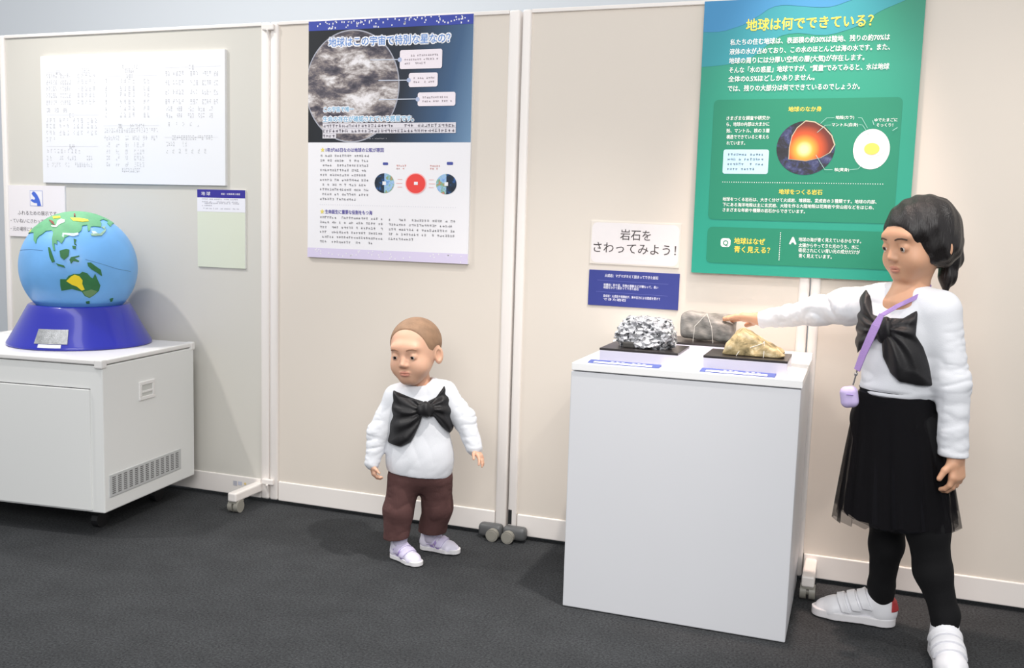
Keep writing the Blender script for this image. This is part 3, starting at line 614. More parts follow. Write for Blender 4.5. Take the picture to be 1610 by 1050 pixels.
# ---- signs above the plinth
t, y = board('sign', 'white rounded sign in large black Japanese writing, above the blue sign', 'sign', -.8145, .938, .286, .135, .003, mat('sign_margin', srgb(232, 224, 214), .35), tilt=R(.6))
printed('white_plate', [rrect(.004, .004, .282, .131, .018)], mat('sign_white', srgb(236, 230, 230), .4), t, y)
text('sign_lettering', WHITE_TEXT, ink('sign_black', 70, 62, 62), t, y-INK, .004)
t, y = board('sign', 'dark blue explanation sign in small white writing, directly above the rocks', 'sign', -.8140, .806, .289, .1125, .004, ink('sign_navy', 52, 62, 140), ink('sign_navy', 52, 62, 140), tilt=R(.3))
BLUE_TEXT[3] = BLUE_TEXT[3][:2] + (.0315,) + BLUE_TEXT[3][3:]; BLUE_TEXT[4] = BLUE_TEXT[4][:2] + (.0210,) + BLUE_TEXT[4][3:]
text('sign_lettering', BLUE_TEXT, ink('sign_white_ink', 235, 235, 245), t, y, .02)
for i in (0, 2): printed('divider_line', [seg(BLUE_SEP[i], BLUE_SEP[i+1], .0012)], ink('sign_rule', 96, 104, 176), t, y)

# ------------------------------------------------------------------ cabinet under the globe
t = thing('display_cabinet', 'white cabinet on casters carrying the globe', 'cabinet', (-2.245, -.575, 0), R(6))
b = MB().box(-.80, 0, 0.006, .525, .085, .567, .004)
body = b.build('body', m_cab, t)
MB().box(-.803, .002, 0, .528, .570, .586, .004).build('top_board', m_white, t)
for x, yy in ((-.012, .012), (-.012, .516)):
    MB().box(x-.014, x+.016, yy-.014, yy+.014, .558, .588, .005).build('corner_cap', m_white, t)
d = MB().box(-.752, -.045, -.001, .008, .092, .489, .002).build('door', m_cab, t)
MB().box(-.752, -.045, .0045, .0056, .489, .4915).build('door_gap', m_dark, t)
h = MB()
for a in ((.193, .278, .424, .436), (.193, .278, .475, .487), (.193, .205, .436, .475), (.266, .278, .436, .475)): h.box(-.001, .005, *a, .0015)
h = h.build('recessed_handle', m_white, t)
MB().box(-.0005, .002, .205, .266, .436, .475).build('handle_recess', mat('handle_shade', srgb(205, 206, 202), .5), h)
MB().box(.001, .0045, .207, .264, .448, .455, .001).build('handle_grip', m_white, h)
v = MB().box(-.001, .003, .030, .432, .132, .206, .001).build('vent_grille', mat('vent_grey', srgb(196, 198, 198), .5), t)
b = MB()
for i in range(13):
    y0 = .042 + i*.0297
    for k in range(9): b.box(.0025, .0036, y0, y0+.017, .141+k*.0066, .1445+k*.0066)
b.build('vent_slots', mat('vent_slot', srgb(112, 112, 112), .6), v)
for x, yy in ((-.10, .11), (-.10, .43), (-.70, .11), (-.70, .43)):
    MB().box(x-.02, x+.02, yy-.02, yy+.02, .05, .085).cyl((x-.012, yy, .028), (x+.012, yy, .028), .028).build('caster', m_dark, t)

# ------------------------------------------------------------------ globe
GX, GY = -2.619, -.27
t = thing('globe', 'large tactile blue globe on a glossy blue cone base, on the white cabinet', 'globe', (GX, GY, .586))
prof = [(0, 0), (.236, 0), (.2405, .003), (.2405, .008), (.238, .013), (.222, .040), (.203, .075), (.184, .112), (.170, .138), (.166, .1425), (.160, .1425), (.150, .136), (0, .13)]
n = 96; V = []; F = []
for r_, z in prof: V += [(r_*math.cos(2*math.pi*i/n), r_*math.sin(2*math.pi*i/n), z) for i in range(n)]
for k in range(len(prof)-1):
    for i in range(n): a = k*n+i; b_ = k*n+(i+1) % n; F.append((a, b_, b_+n, a+n))
base = link('cone_base', mesh('cone_base', V, F), mat('royal_blue_gloss', srgb(28, 36, 166), .3, coat=.5), t, smooth=True)
try: base.data.set_sharp_from_angle(angle=R(50))
except Exception: pass
def cone_patch(a0, a1, z0, z1, off):
    V = []; F = []; n = 10
    for i in range(n+1):
        a = R(a0+(a1-a0)*i/n)
        for z in (z0, z1):
            for o in (0, off):
                r_ = .2405-(z-.008)*.525+o + .0005; V.append((r_*math.sin(a), -r_*math.cos(a), z))
    for i in range(n):
        a = 4*i; F += [(a+1, a+5, a+7, a+3), (a, a+2, a+6, a+4), (a+2, a+3, a+7, a+6), (a, a+4, a+5, a+1)]
    F += [(0, 1, 3, 2), (4*n, 4*n+2, 4*n+3, 4*n+1)]
    return V, F
link('plaque', mesh('plaque', *cone_patch(6.2, 33.8, .023, .070, .0022)), mat('brushed_steel', srgb(176, 178, 180), .35, .6, vary=(60, .25), bump=(300, .3)), base)
link('plaque_strip', mesh('plaque_strip', *cone_patch(10.3, 29, .0105, .0215, .0018)), mat('strip_white', srgb(226, 228, 238), .4), base)
SR = .195; SC = Vector((0, 0, .2715))
n1, n2 = 96, 64; V = []; F = []
for j in range(n2+1):
    ph = -math.pi/2 + math.pi*j/n2
    V += [(SR*math.cos(ph)*math.cos(2*math.pi*i/n1), SR*math.cos(ph)*math.sin(2*math.pi*i/n1), SR*math.sin(ph)) for i in range(n1)]
for j in range(n2):
    for i in range(n1): a = j*n1+i; b_ = j*n1+(i+1) % n1; F.append((a, b_, b_+n1, a+n1))
ball = link('globe_ball', mesh('globe_ball', V, F), mat('ocean_blue', srgb(112, 176, 236), .45, vary=(9, .07), bump=(70, .12), coat=.15), t, loc=SC, smooth=True)
gw = Vector((.6950, -.7170, .052)).normalized(); gr = Vector((.7170, .6950, 0)).normalized(); gu = gw.cross(gr)
if gu.z < 0: gu = -gu
def on_ball(u, v, r_):
    q = u*u+v*v
    if q > .988: s_ = math.sqrt(.988/q); u *= s_; v *= s_; q = .988
    d = gr*u + gu*v + gw*math.sqrt(1-q); return d*r_
def land(name, polys, m, lift):
    """outlines on a map of the Asia-Pacific hemisphere (orthographic), laid on the ball as low relief"""
    for P in polys:
        bm = bmesh.new()
        P = [((x-440)/330, -(z-495)/330) for x, z in P]
        tr = tessellate_polygon([[Vector((x, z, 0)) for x, z in P]])
        vs = [bm.verts.new((x, z, 0)) for x, z in P]
        for a in tr:
            try: bm.faces.new([vs[i] for i in a])
            except ValueError: pass
        for _ in range(4):
            e = [e for e in bm.edges if e.calc_length() > .06]
            if not e: break
            bmesh.ops.subdivide_edges(bm, edges=e, cuts=1); bmesh.ops.triangulate(bm, faces=bm.faces[:])
        bmesh.ops.recalc_face_normals(bm, faces=bm.faces[:])
        ext = bmesh.ops.extrude_face_region(bm, geom=bm.faces[:])
        top = {v for v in ext['geom'] if isinstance(v, bmesh.types.BMVert)}
        for v in bm.verts: v.co = on_ball(v.co.x, v.co.y, SR + (lift if v in top else -.002))
        bmesh.ops.recalc_face_normals(bm, faces=bm.faces[:])
        me = bpy.data.meshes.new(name); bm.to_mesh(me); bm.free(); link(name, me, m, ball)
ASIA = [(168, 300), (185, 275), (205, 262), (205, 300), (206, 345), (217, 364), (223, 335), (235, 320), (250, 310), (270, 292), (300, 288), (308, 300), (302, 338), (303, 372), (308, 402), (316, 403), (313, 372), (312, 362), (328, 368), (326, 345), (337, 350), (350, 364), (362, 346), (368, 330), (390, 318), (415, 305), (440, 300), (455, 285), (460, 258), (486, 253), (490, 290), (500, 286), (505, 262), (522, 258), (560, 262), (563, 240), (555, 222), (575, 212), (600, 222), (596, 236), (612, 256), (622, 240), (636, 232), (612, 214), (590, 202), (560, 188), (520, 176), (480, 170), (430, 166), (380, 170), (330, 182), (285, 205), (240, 238), (200, 272)]
AUS = [(340, 565), (370, 565), (385, 545), (410, 535), (440, 535), (455, 522), (480, 530), (500, 555), (510, 560), (522, 535), (535, 570), (548, 600), (540, 630), (515, 655), (490, 672), (465, 660), (450, 635), (400, 620), (345, 630), (340, 600)]
m_land = mat('toplit_green', srgb(96, 166, 120), .6, vary=(30, .1)); m_land2 = mat('deep_green', srgb(44, 110, 62), .6, vary=(30, .12))  # first green is paler: light from above put into Asia's colour
land('asia_landmass', [ASIA], m_land, .003)
land('island', [[(281, 385), (290, 386), (300, 420), (314, 465), (300, 471), (288, 440)], [(340, 405), (375, 393), (390, 398), (385, 435), (362, 456), (344, 440)], [(398, 440), (440, 430), (442, 436), (415, 445), (440, 460), (438, 467), (410, 462), (397, 477), (390, 455)], [(320, 475), (360, 487), (367, 500), (330, 489)], [(413, 335), (428, 340), (421, 360), (430, 372), (416, 366)], [(406, 375), (425, 378), (422, 394), (408, 390)], [(482, 470), (500, 469), (525, 490), (552, 510), (558, 547), (530, 525), (505, 510), (486, 490)]], m_land2, .003)
land('island_arc', [[(503, 305), (520, 297), (553, 302), (573, 282), (588, 266), (582, 288), (562, 312), (527, 316), (507, 314)], [(563, 262), (585, 254), (577, 274)]], mat('pale_land', srgb(150, 186, 160), .6, vary=(60, .2)), .003)
land('australia_landmass', [AUS], m_land2, .003)
land('southern_farmland', [[(455, 636), (500, 622), (532, 634), (514, 652), (490, 669), (468, 657)]], mat('mid_green', srgb(104, 142, 92), .6), .0036)
land('antarctic_edge', [[(470, 695), (490, 692), (491, 705), (473, 706)], [(600, 681), (618, 676), (613, 694), (604, 698)]], m_land2, .0026)
land('desert_patch', [[(372, 575), (395, 550), (415, 538), (440, 548), (455, 570), (453, 590), (465, 622), (450, 628), (425, 605), (400, 595)], [(305, 206), (345, 203), (348, 215), (310, 220)], [(398, 214), (440, 214), (490, 221), (495, 232), (460, 237), (412, 231)], [(176, 288), (188, 277), (184, 296)]], mat('desert_yellow', srgb(240, 214, 40), .55), .0045)
land('ice_plateau', [[(298, 262), (325, 262), (332, 235), (350, 222), (370, 228), (368, 242), (345, 252), (325, 272), (305, 270)]], mat('ice_white', srgb(240, 244, 244), .5), .005)
land('mountain_ridge', [[(287, 228), (310, 238), (320, 262), (302, 250)], [(417, 190), (425, 190), (425, 206), (418, 206)]], mat('ridge_brown', srgb(134, 62, 48), .6), .0065)
land('white_speckle', [[(358, 303), (415, 305), (438, 300), (440, 312), (412, 322), (365, 312), (362, 330), (354, 322)], [(508, 288), (528, 290), (540, 302), (515, 305)]], mat('speckle_white', srgb(206, 224, 234), .6, vary=(90, .2)), .0034)  # pale speckle along the coasts, whiter than the land
land('seam_line', [[(118, 399), (190, 395), (252, 402), (252, 404), (190, 397.5), (118, 402)], [(472, 450), (560, 476), (640, 503), (720, 518), (720, 520.5), (640, 505.5), (560, 478.5), (472, 452.5)]], mat('seam_blue', srgb(84, 132, 178), .6), .0008)

# ------------------------------------------------------------------ plinth with three rocks
t = thing('display_plinth', 'tall plain white plinth carrying three rocks', 'plinth', (-.42, -.255, 0))
MB().box(-.300, .300, -.235, .235, 0.002, .664, .003).build('body', m_plinth, t)
tr = MB().box(-.298, .303, -.238, .238, .667, .688, .002).build('top_tray', mat('tray_white', srgb(246, 246, 246), .3), t)
MB().box(-.298, .303, .222, .238, .688, .703, .002).build('back_ledge', mat('tray_white', srgb(246, 246, 246), .3), tr)
m_riser = mat('acrylic_white', srgb(206, 203, 216), .25)
m_plate = mat('black_plate', srgb(46, 42, 42), .3)
def stand(x0, x1, y0, y1, z, label):
    t = thing('rock_stand', label, 'stand', ((x0+x1)/2, (y0+y1)/2, .688), 0, 'rock stands on the plinth')
    hx, hy = (x1-x0)/2, (y1-y0)/2
    MB().box(-hx, hx, -hy, hy, 0, z-.688-.006, .0015).build('riser', m_riser, t)
    MB().box(-hx, hx, -hy, hy, z-.688-.006, z-.688, .001).build('plate', m_plate, t)
stand(-.657, -.442, -.436, -.255, .726, 'black-topped white stand under the silver sparkling rock')
stand(-.535, -.335, -.205, -.035, .729, 'black-topped white stand under the grey block rock')
stand(-.375, -.160, -.436, -.268, .726, 'black-topped white stand under the brown wedge rock')
def card(x, y, w, d, rz, label):
    t = thing('label_card', label, 'label', (x, y, .688), rz, 'blue label cards on the plinth')
    MB().hull([(-w/2, -d/2, 0), (w/2, -d/2, 0), (w/2, d/2, 0), (-w/2, d/2, 0), (-w/2, -d/2, .002), (w/2, -d/2, .002), (w/2, d/2, .006), (-w/2, d/2, .006)]).build('card', ink('card_blue', 84, 98, 166), t)
    def on(u0, u1, v0, v1, dz):
        f = lambda v: .002 + (v+d/2)/d*.004 + dz
        return [(u0, v0, f(v0)), (u1, v0, f(v0)), (u1, v1, f(v1)), (u0, v1, f(v1))]
    link('white_field', mesh('white_field', on(-w*.42, w*.40, -d*.5, -d*.06, .0005), [(0, 1, 2, 3)]), m_paper, t)
    V = []; F = []
    for i in range(7):
        u = -w*.2 + i*w*.075
        if i == 3: continue
        for a in ((u, u+w*.05, d*.2, d*.26), (u, u+w*.05, d*.06, d*.11), (u+w*.015, u+w*.03, d*.06, d*.26)):
            k = len(V); V += on(*a, .0006); F.append((k, k+1, k+2, k+3))
    link('card_print', mesh('card_print', V, F), ink('card_print', 226, 230, 244), t)
card(-.580, -.4635, .195, .034, R(-1), 'blue label card in front of the silver sparkling rock')
card(-.281, -.4620, .190, .038, R(-1), 'blue label card in front of the brown wedge rock')

def rock_noise(v, sc, seed, kind=0):
    from mathutils import noise
    q = Vector(v)*sc + Vector((seed, seed*1.7, -seed))
    return noise.noise(q) if kind == 0 else noise.voronoi(q)[0][0]
# silver sparkling rock
def silver():
    m = bpy.data.materials.new('silver_crystals'); m.use_nodes = True; nt = m.node_tree; b = nt.nodes['Principled BSDF']
    tc = nt.nodes.new('ShaderNodeTexCoord'); v = nt.nodes.new('ShaderNodeTexVoronoi'); v.inputs['Scale'].default_value = 120
    nt.links.new(tc.outputs['Object'], v.inputs['Vector'])
    sx = nt.nodes.new('ShaderNodeSeparateColor'); nt.links.new(v.outputs['Color'], sx.inputs[0])
    r = nt.nodes.new('ShaderNodeValToRGB'); e = r.color_ramp.elements
    e[0].color = (*srgb(74, 76, 80), 1); e[1].color = (*srgb(222, 222, 226), 1); e[0].position = .05; e[1].position = .75
    nt.links.new(sx.outputs[0], r.inputs['Fac']); nt.links.new(r.outputs[0], b.inputs['Base Color'])
    b.inputs['Metallic'].default_value = .35; b.inputs['Roughness'].default_value = .3
    bp = nt.nodes.new('ShaderNodeBump'); bp.inputs['Strength'].default_value = .9; bp.inputs['Distance'].default_value = .006
    nt.links.new(sx.outputs[1], bp.inputs['Height']); nt.links.new(bp.outputs[0], b.inputs['Normal']); return m
def blob(name, rx, ry, rz_, cuts, seed, amp, sc, m, parent, zc, vor=0.0):
    bm = bmesh.new(); bmesh.ops.create_icosphere(bm, subdivisions=5, radius=1.0)
    for v in bm.verts:
        p_ = v.co.copy()
        for nx, ny, nz, d in cuts:
            nn = Vector((nx, ny, nz)).normalized(); k = p_.dot(nn) - d
            if k > 0: p_ -= nn*k*.92
        k = 1 + amp*rock_noise(v.co, sc, seed) + amp*.5*rock_noise(v.co, sc*2.6, seed+4)
        if vor: k += vor*(rock_noise(v.co, 5.5, seed, 1)-.3)
        p_ *= k; v.co = Vector((p_.x*rx, p_.y*ry, max(p_.z*rz_, -zc)+zc))
    me = bpy.data.meshes.new(name); bm.to_mesh(me); bm.free(); return link(name, me, m, parent, smooth=(vor == 0))
t = thing('rock', 'silver sparkling lumpy rock on the front left stand', 'rock', (-.547, -.345, .726))
blob('stone', .086, .066, .052, [(0, 0, 1, .8), (1, 0, .2, .82), (-1, 0, .35, .82), (.5, 0, 1, .86), (0, -1, .1, .75)], 2.3, .11, 2.1, silver(), t, .038, .22)
MB().box(-.055, -.008, -.056, -.02, 0, .017, .004).box(.0, .028, -.05, -.02, 0, .012, .004).build('rock_foot', mat('dark_matrix', srgb(70, 68, 66), .7, vary=(40, .3)), t)
# grey block rock
t = thing('rock', 'smooth grey block rock the girl touches, on the back stand', 'rock', (-.408, -.120, .729))
v = Vol(axis((-.1, .1, .0025)), axis((-.06, .06, .0025)), axis((-.01, .1, .0025)))
v.box((-.003, 0, .043), (.079, .036, .039), roty(R(2)), .016)
v.ell((.052, -.03, .08), (.05, .02, .022), rotz(R(20)), .01, sub=True); v.ell((.09, 0, .02), (.02, .05, .012), None, .01, sub=True)
X, Y, Z = v.all()
v.F += (.0018*np.sin(60*X+20*Z)*np.sin(85*Z+30*Y+1) + .0012*np.sin(150*X)*np.sin(130*Z+50*X)).astype(np.float32)
def stone_mat(name, c0, c1, scale, st, rough=.65):
    return ramp_mat(name, 'noise', [(.35, c0), (.65, c1)], rough, noise=(scale, 7, .4, st, (0, R(4), 0)))
v.build('stone', stone_mat('grey_stone', srgb(104, 102, 98), srgb(160, 157, 152), 22, (1, 1, 2.6)), t)
m_wire = mat('clear_wire', srgb(222, 220, 214), .2)
MB().tube([(-.040, -.040, .0), (-.037, -.041, .045), (-.004, -.036, .0835), (.012, -.041, .045), (.018, -.041, .0)], .0008, 6).build('retaining_wire', m_wire, t)
# brown wedge rock
t = thing('rock', 'brown wedge-shaped rock on the front right stand', 'rock', (-.258, -.345, .726))
v = Vol(axis((-.1, .11, .0025)), axis((-.065, .065, .0025)), axis((-.01, .09, .0025)))
X, Y, Z = v.all()
P = [(-.074, .003), (-.066, .030), (-.046, .056), (-.026, .069), (.004, .054), (.046, .030), (.083, .006), (.072, -.004), (-.060, -.004)]
yy = np.maximum(np.abs(Y + .06*np.maximum(Z-.02, 0)) - .046 + .28*np.maximum(Z-.02, 0), 0)
d = poly_sdf(X[:, :, :], Z, P) + .006
d = np.sqrt(np.maximum(d, 0)**2 + yy**2) + np.minimum(np.maximum(d, -.02), 0)*(yy <= 0) - .006
d = d + .0030*np.sin(55*X+10)*np.sin(60*Z+70*Y) + .0016*np.sin(140*X+60*Y)*np.sin(150*Z+20)
v.F = np.maximum(np.broadcast_to(d, v.F.shape), .0008 - Z).astype(np.float32)
v.build('stone', ramp_mat('brown_stone', 'noise', [(.34, srgb(84, 76, 52)), (.46, srgb(150, 134, 96)), (.56, srgb(186, 166, 124)), (.66, srgb(214, 200, 166))], .75, noise=(26, 7, .5, (1, 1, 1.4), (0, 0, 0))), t)
MB().tube([(-.036, -.056, .001), (-.030, -.052, .012), (.030, -.047, .037), (.033, -.044, .042)], .0009, 6).tube([(.034, -.056, .001), (.034, -.050, .022), (.033, -.044, .043)], .0009, 6).build('retaining_wire', m_wire, t)

# ------------------------------------------------------------------ people
m_skin = mat('skin', srgb(226, 178, 150), .5, sss=.15, vary=(14, .03))
m_skin2 = mat('skin_tan', srgb(214, 164, 132), .5, sss=.15, vary=(14, .03))
m_lip = mat('lip', srgb(214, 148, 128), .45); m_lip2 = mat('lip_tan', srgb(202, 136, 114), .45)
m_shirt = mat('white_jersey', srgb(228, 230, 235), .85, bump=(420, .12), spec=.2)
m_bow = mat('black_satin', srgb(30, 29, 31), .5, bump=(240, .1), spec=.4)
m_trouser = mat('brown_corduroy', srgb(96, 68, 66), .9, bump=(130, .35, (6, 6, .4)), vary=(12, .12), spec=.2)
m_eye = mat('eye_white', srgb(232, 226, 222), .25); m_iris = mat('iris', srgb(48, 34, 28), .15)
def unit(v): v = np.array(v, float); return v/np.linalg.norm(v)

def hand(v, wrist, d, n, size, thumb, curl=(.5, .5, .55, .6), spread=.16, k=.006, tcurl=.3):
    """palm, four bent fingers of unequal length and a thumb from the side of the palm; n = where the palm faces, thumb = +-1 side"""
    d = unit(d); n = np.array(n, float); n = unit(n - d*(n@d)); s = np.cross(d, n)*thumb; w = np.array(wrist, float)
    off = (.155, .052, -.052, -.15); L = (.40, .45, .42, .33)
    for i in range(4):
        b = w + d*size*(.47 - .03*abs(i-1)) + s*off[i]*size
        v.cap(w + s*off[i]*size*.55, b, .085*size, .075*size, k*2)
        a = spread*(1.5-i)*.5; f = unit(d*math.cos(a) + s*math.sin(a)); p_ = b; r_ = .066*size*(1 if i < 3 else .9)
        ang = 0
        for j, frac in enumerate((.44, .32, .24)):
            ang += curl[i]*(.55, 1.0, .75)[j]
            q = p_ + (f*math.cos(ang) + n*math.sin(ang))*L[i]*size*frac
            v.cap(p_, q, r_, r_*.9, .0018 if j else .004); p_ = q; r_ *= .9
    b = w + d*size*.16 + s*size*.14; f = unit(d*.62 + s*.72 + n*tcurl); m_ = b + f*size*.22
    v.cap(w + d*size*.05 + s*size*.06, b, .085*size, .085*size, k*2); v.cap(b, m_, .088*size, .07*size, k)
    v.cap(m_, m_ + unit(d*.8 + s*.38 + n*tcurl*1.2)*size*.2, .07*size, .056*size, .003)

def head(v, c, M, s, baby=0.0):
    """skull, brow, cheeks, nose, mouth, chin, ears around the head centre c; the face looks along -y of the frame M"""
    c = np.array(c, float); P = lambda *q: c + M @ (np.array(q, float)*s)
    E = lambda q, r_, k=.012, rot=None, sub=False: v.ell(P(*q), np.array(r_)*s, M if rot is None else M @ rot, k*s, sub)
    E((0, .012, .026), (.074+.004*baby, .088, .077)); E((0, -.022, -.030), (.057+.004*baby, .060, .066), .03)
    v.cap(P(-.012, -.052, -.078), P(.012, -.052, -.078), .017*s, .017*s, .03*s)
    for q in (-1, 1):
        E((q*.034, -.050, -.040), (.026, .024, .026+.003*baby), .02)
        E((q*.076, .012, -.016), (.008, .019, .028), .006, rotz(q*R(-18))); E((q*.080, .006, -.014), (.006, .010, .017), .004, rotz(q*R(-18)), True)
        E((q*.030, -.090, -.004), (.017, .012, .011), .012, None, True)
        v.ell(P(q*.030, -.0705, -.006), np.array((.0128, .0118, .0108))*s, M, .004*s)
        v.ell(P(q*.030, -.0835, -.0072), np.array((.0105, .006, .0034))*s, M, .001*s, True)
    v.cap(P(0, -.074, .002), P(0, -.089, -.028), .006*s, .0085*s, .012*s)
    for q in (-1, 1): E((q*.008, -.083, -.032), (.007, .007, .006), .006)
    E((0, -.0755, -.0545), (.019, .008, .0046), .006); E((0, -.0745, -.0622), (.016, .008, .0050), .006)
    E((0, -.0838, -.0586), (.018, .006, .0012), .002, None, True)
    E((0, -.070, .022), (.045, .012, .014), .02)
    return P
def face_parts(root, P, M, s, brow):
    for q in (-1, 1):
        b = bmesh.new(); bmesh.ops.create_uvsphere(b, u_segments=24, v_segments=16, radius=.0108*s)
        for f in b.faces:
            cc = f.calc_center_median(); f.smooth = True
            if (cc - Vector((0, -.0108*s, -.0015*s))).length < .0058*s: f.material_index = 1
        me = bpy.data.meshes.new('eye'); b.to_mesh(me); b.free(); o = link('eye', me, [m_eye, m_iris], root)
        o.matrix_local = Matrix.Translation(P(q*.030, -.0712, -.0065)) @ Matrix(M.tolist()).to_4x4()
        bm = MB(); pts = [P(q*x, y, z) for x, y, z in ((.014, -.0850, .015), (.024, -.0850, .0185), (.034, -.0815, .0185), (.044, -.0745, .0145))]
        bm.tube([tuple(p_) for p_ in pts], .0017*s, 6); bm.build('eyebrow', brow, root, smooth=True)
def paint_lips(o, P, M, s, m):
    o.data.materials.append(m); c = P(0, -.081, -.0588); Mi = M.T
    for p_ in o.data.polygons:
        q = Mi @ (np.array(p_.center) - c)/s
        if abs(q[0]) < .018 and abs(q[1]) < .011 and (q[0]/.018)**2 + (q[2]/.0098)**2 < 1: p_.material_index = 1

def shoe(root, heel, toe, wide, ms, label, straps, tall=.40, heel_tab=None, stripes=None):
    h = np.array(heel, float); t_ = np.array(toe, float); dv = t_-h; L = float(np.linalg.norm(dv)); rz = math.atan2(-dv[0], dv[1]); z0 = .003
    st = max(.0013, L*.009); ax = axis((-.30*L, .30*L, st)); ay = axis((-.08*L, 1.08*L, st)); az = axis((-.03*L, .60*L, st))
    v = Vol(ax/wide, ay, az)
    v.ell((0, .19*L, .17*L), (.155*L, .19*L, .19*L), None, .05*L); v.cap((0, .20*L, .16*L), (0, .19*L, .50*L), .162*L, .158*L, .05*L)
    v.chain([((0, .30*L, .26*L), .150*L), ((0, .52*L, .165*L), .150*L), ((0, .75*L, .095*L), .150*L), ((0, .86*L, .085*L), .115*L)], .06*L)
    v.cap((-.045*L, .74*L, .08*L), (.045*L, .74*L, .08*L), .13*L, .13*L, .05*L)
    X, Y, Z = v.all()
    low = np.maximum(v.F, .055*L - Z)
    v.F = np.maximum(low, (Z - tall*L - .55*(Y - .25*L))*.87).astype(np.float32)
    full = v.F.copy(); v.cap((0, .195*L, .26*L), (0, .185*L, .7*L), .128*L, .134*L, .01*L, True)
    for a in ('ax',): setattr(v, a, ax)
    up_ = v.build('shoe', ms[0], root); up_.location = (h[0], h[1], z0); up_.rotation_euler = (0, 0, rz); tag(up_, label)
    w = Vol(ax/wide, ay, az); big = np.full(v.F.shape, 1.0, np.float32)
    for (y0, r0), (y1, r1) in zip(((.18, .165), (.42, .150), (.72, .185)), ((.42, .150), (.72, .185), (.86, .150))):
        XX, YY = X, Y; tt = np.clip((YY/L-y0)/(y1-y0), 0, 1); d = np.sqrt(XX**2 + (YY-(y0+(y1-y0)*tt)*L)**2) - (r0+(r1-r0)*tt)*L; big = np.minimum(big, d)
    w.F = np.maximum(big, np.maximum(-Z, Z - .095*L - .02*np.abs(Y-.5*L))).astype(np.float32); w.ax = ax
    w.build('sole', ms[1], up_)
    for i, (y0, hw, zl) in enumerate(straps):
        u = Vol(ax, ay, az); sl = np.abs((Y-y0*L)*.86 - (Z-.22*L)*.42) - hw*L
        u.F = np.maximum(np.maximum(full-.032*L, -(full+.01*L)), np.maximum(sl, zl*L - Z)).astype(np.float32)
        u.build('strap', ms[2], up_)
    if heel_tab is not None:
        u = Vol(ax, ay, az); u.F = np.maximum(np.maximum(full-.012*L, -(full+.02*L)), np.maximum(np.maximum(Y-.075*L, .20*L-Z), np.abs(X)-.16*L)).astype(np.float32)
        tag(u.build('heel_tab', heel_tab, up_), 'red heel tab')
    if stripes is not None:
        for y0 in (.36, .50):
            u = Vol(ax, ay, az); sl = np.abs((Y-y0*L) + .55*(Z-.15*L)) - .042*L
            u.F = np.maximum(np.maximum(full-.016*L, -(full+.02*L)), np.maximum(sl, np.maximum(Z-.27*L, .07*L-Z))).astype(np.float32)
            u.build('side_stripe', stripes, up_)
    return up_

def bow(v_base, Fb, ax, ay, az, polys, knot, front, root, th=(.006, .016), sway=13, folds=.0035):
    v = Vol(ax, ay, az); X, Y, Z = v.all(); best = np.full(v.F.shape, 1.0, np.float32)
    for P in polys:
        d = poly_sdf(X[:, 0, :], Z[:, 0, :], P)[:, None, :]
        a = np.arctan2(Z-knot[2], X-knot[0]); r_ = np.sqrt((X-knot[0])**2 + (Z-knot[2])**2)
        t_ = th[0] + th[1]*np.clip(-d/.03, 0, 1)**.6 + folds*np.sin(a*sway + 40*r_)*np.clip(r_/.04, 0, 1) + folds*.7*np.sin(a*sway*.43+1.7)
        f = np.maximum(np.maximum(Fb - t_, -(Fb + .006)), np.maximum(d*.8, Y-front)); best = np.minimum(best, f)
    v.F = best.astype(np.float32)
    o = v.build('bow', m_bow, root)
    return o

# ---- toddler
rt = thing('person', 'toddler standing in white top with black bow and brown trousers', 'person', (-1.22, -.31, 0), .42927)
hM = rotz(R(-26)) @ rotx(R(4)) @ roty(R(-4)); hc = (-.048, -.005, .662); hs = .965
b = Vol(axis((-.21, -.145, .0016), (-.145, .10, .0019), (.10, .20, .0016)), axis((-.14, .16, .0019)), axis((.0, .24, .004), (.24, .40, .0017), (.40, .55, .004), (.55, .78, .0018)))
P = head(b, hc, hM, hs, 1.0)
b.chain([((-.040, .012, .60), .034), ((-.034, .012, .545), .036), ((-.03, .01, .50), .05), ((-.03, .005, .40), .062), ((-.027, .0, .28), .058)], .02)
b.chain([((-.03, .01, .53), .03), ((-.105, .005, .515), .025), ((-.158, -.006, .405), .021), ((-.172, -.032, .318), .0155)], .01)
b.chain([((-.03, .01, .53), .03), ((.045, .005, .53), .025), ((.105, -.01, .455), .021), ((.136, -.042, .376), .0155)], .01)
b.chain([((-.03, 0, .29), .05), ((-.070, 0, .25), .045), ((-.088, -.002, .165), .034), ((-.084, .010, .065), .017), ((-.078, .008, .035), .016)], .012)
b.chain([((-.03, 0, .29), .05), ((.025, .01, .25), .045), ((.030, .032, .16), .034), ((.013, .080, .065), .017), ((.022, .078, .035), .016)], .012)
hand(b, (-.172, -.034, .314), (.24, -.25, -1), (.8, .3, .1), .068, 1, (.7, .75, .8, .8), .14, .004)
hand(b, (.137, -.046, .371), (.55, -.45, -.65), (-.5, .2, -.6), .072, -1, (.3, .3, .35, .5), .5, .004)
o = b.build('body', m_skin, rt); paint_lips(o, P, hM, hs, m_lip)
face_parts(rt, P, hM, hs, mat('baby_brow', srgb(150, 112, 88), .8))
h = Vol(axis((-.15, .05, .0022)), axis((-.11, .11, .0022)), axis((.62, .77, .0022)))
q = lambda *a: np.array(hc) + hM @ (np.array(a)*hs)
h.ell(q(0, .012, .026), np.array((.0795, .0905, .0795))*hs, hM, 0); h.ell(q(0, -.094, -.004), np.array((.082, .086, .087))*hs, hM, .01, True); h.ell(q(0, -.02, -.085), np.array((.1, .12, .055))*hs, hM, .01, True)
for g_ in (-1, 1): h.ell(q(g_*.078, .005, -.016), np.array((.02, .024, .032))*hs, hM, .006, True)
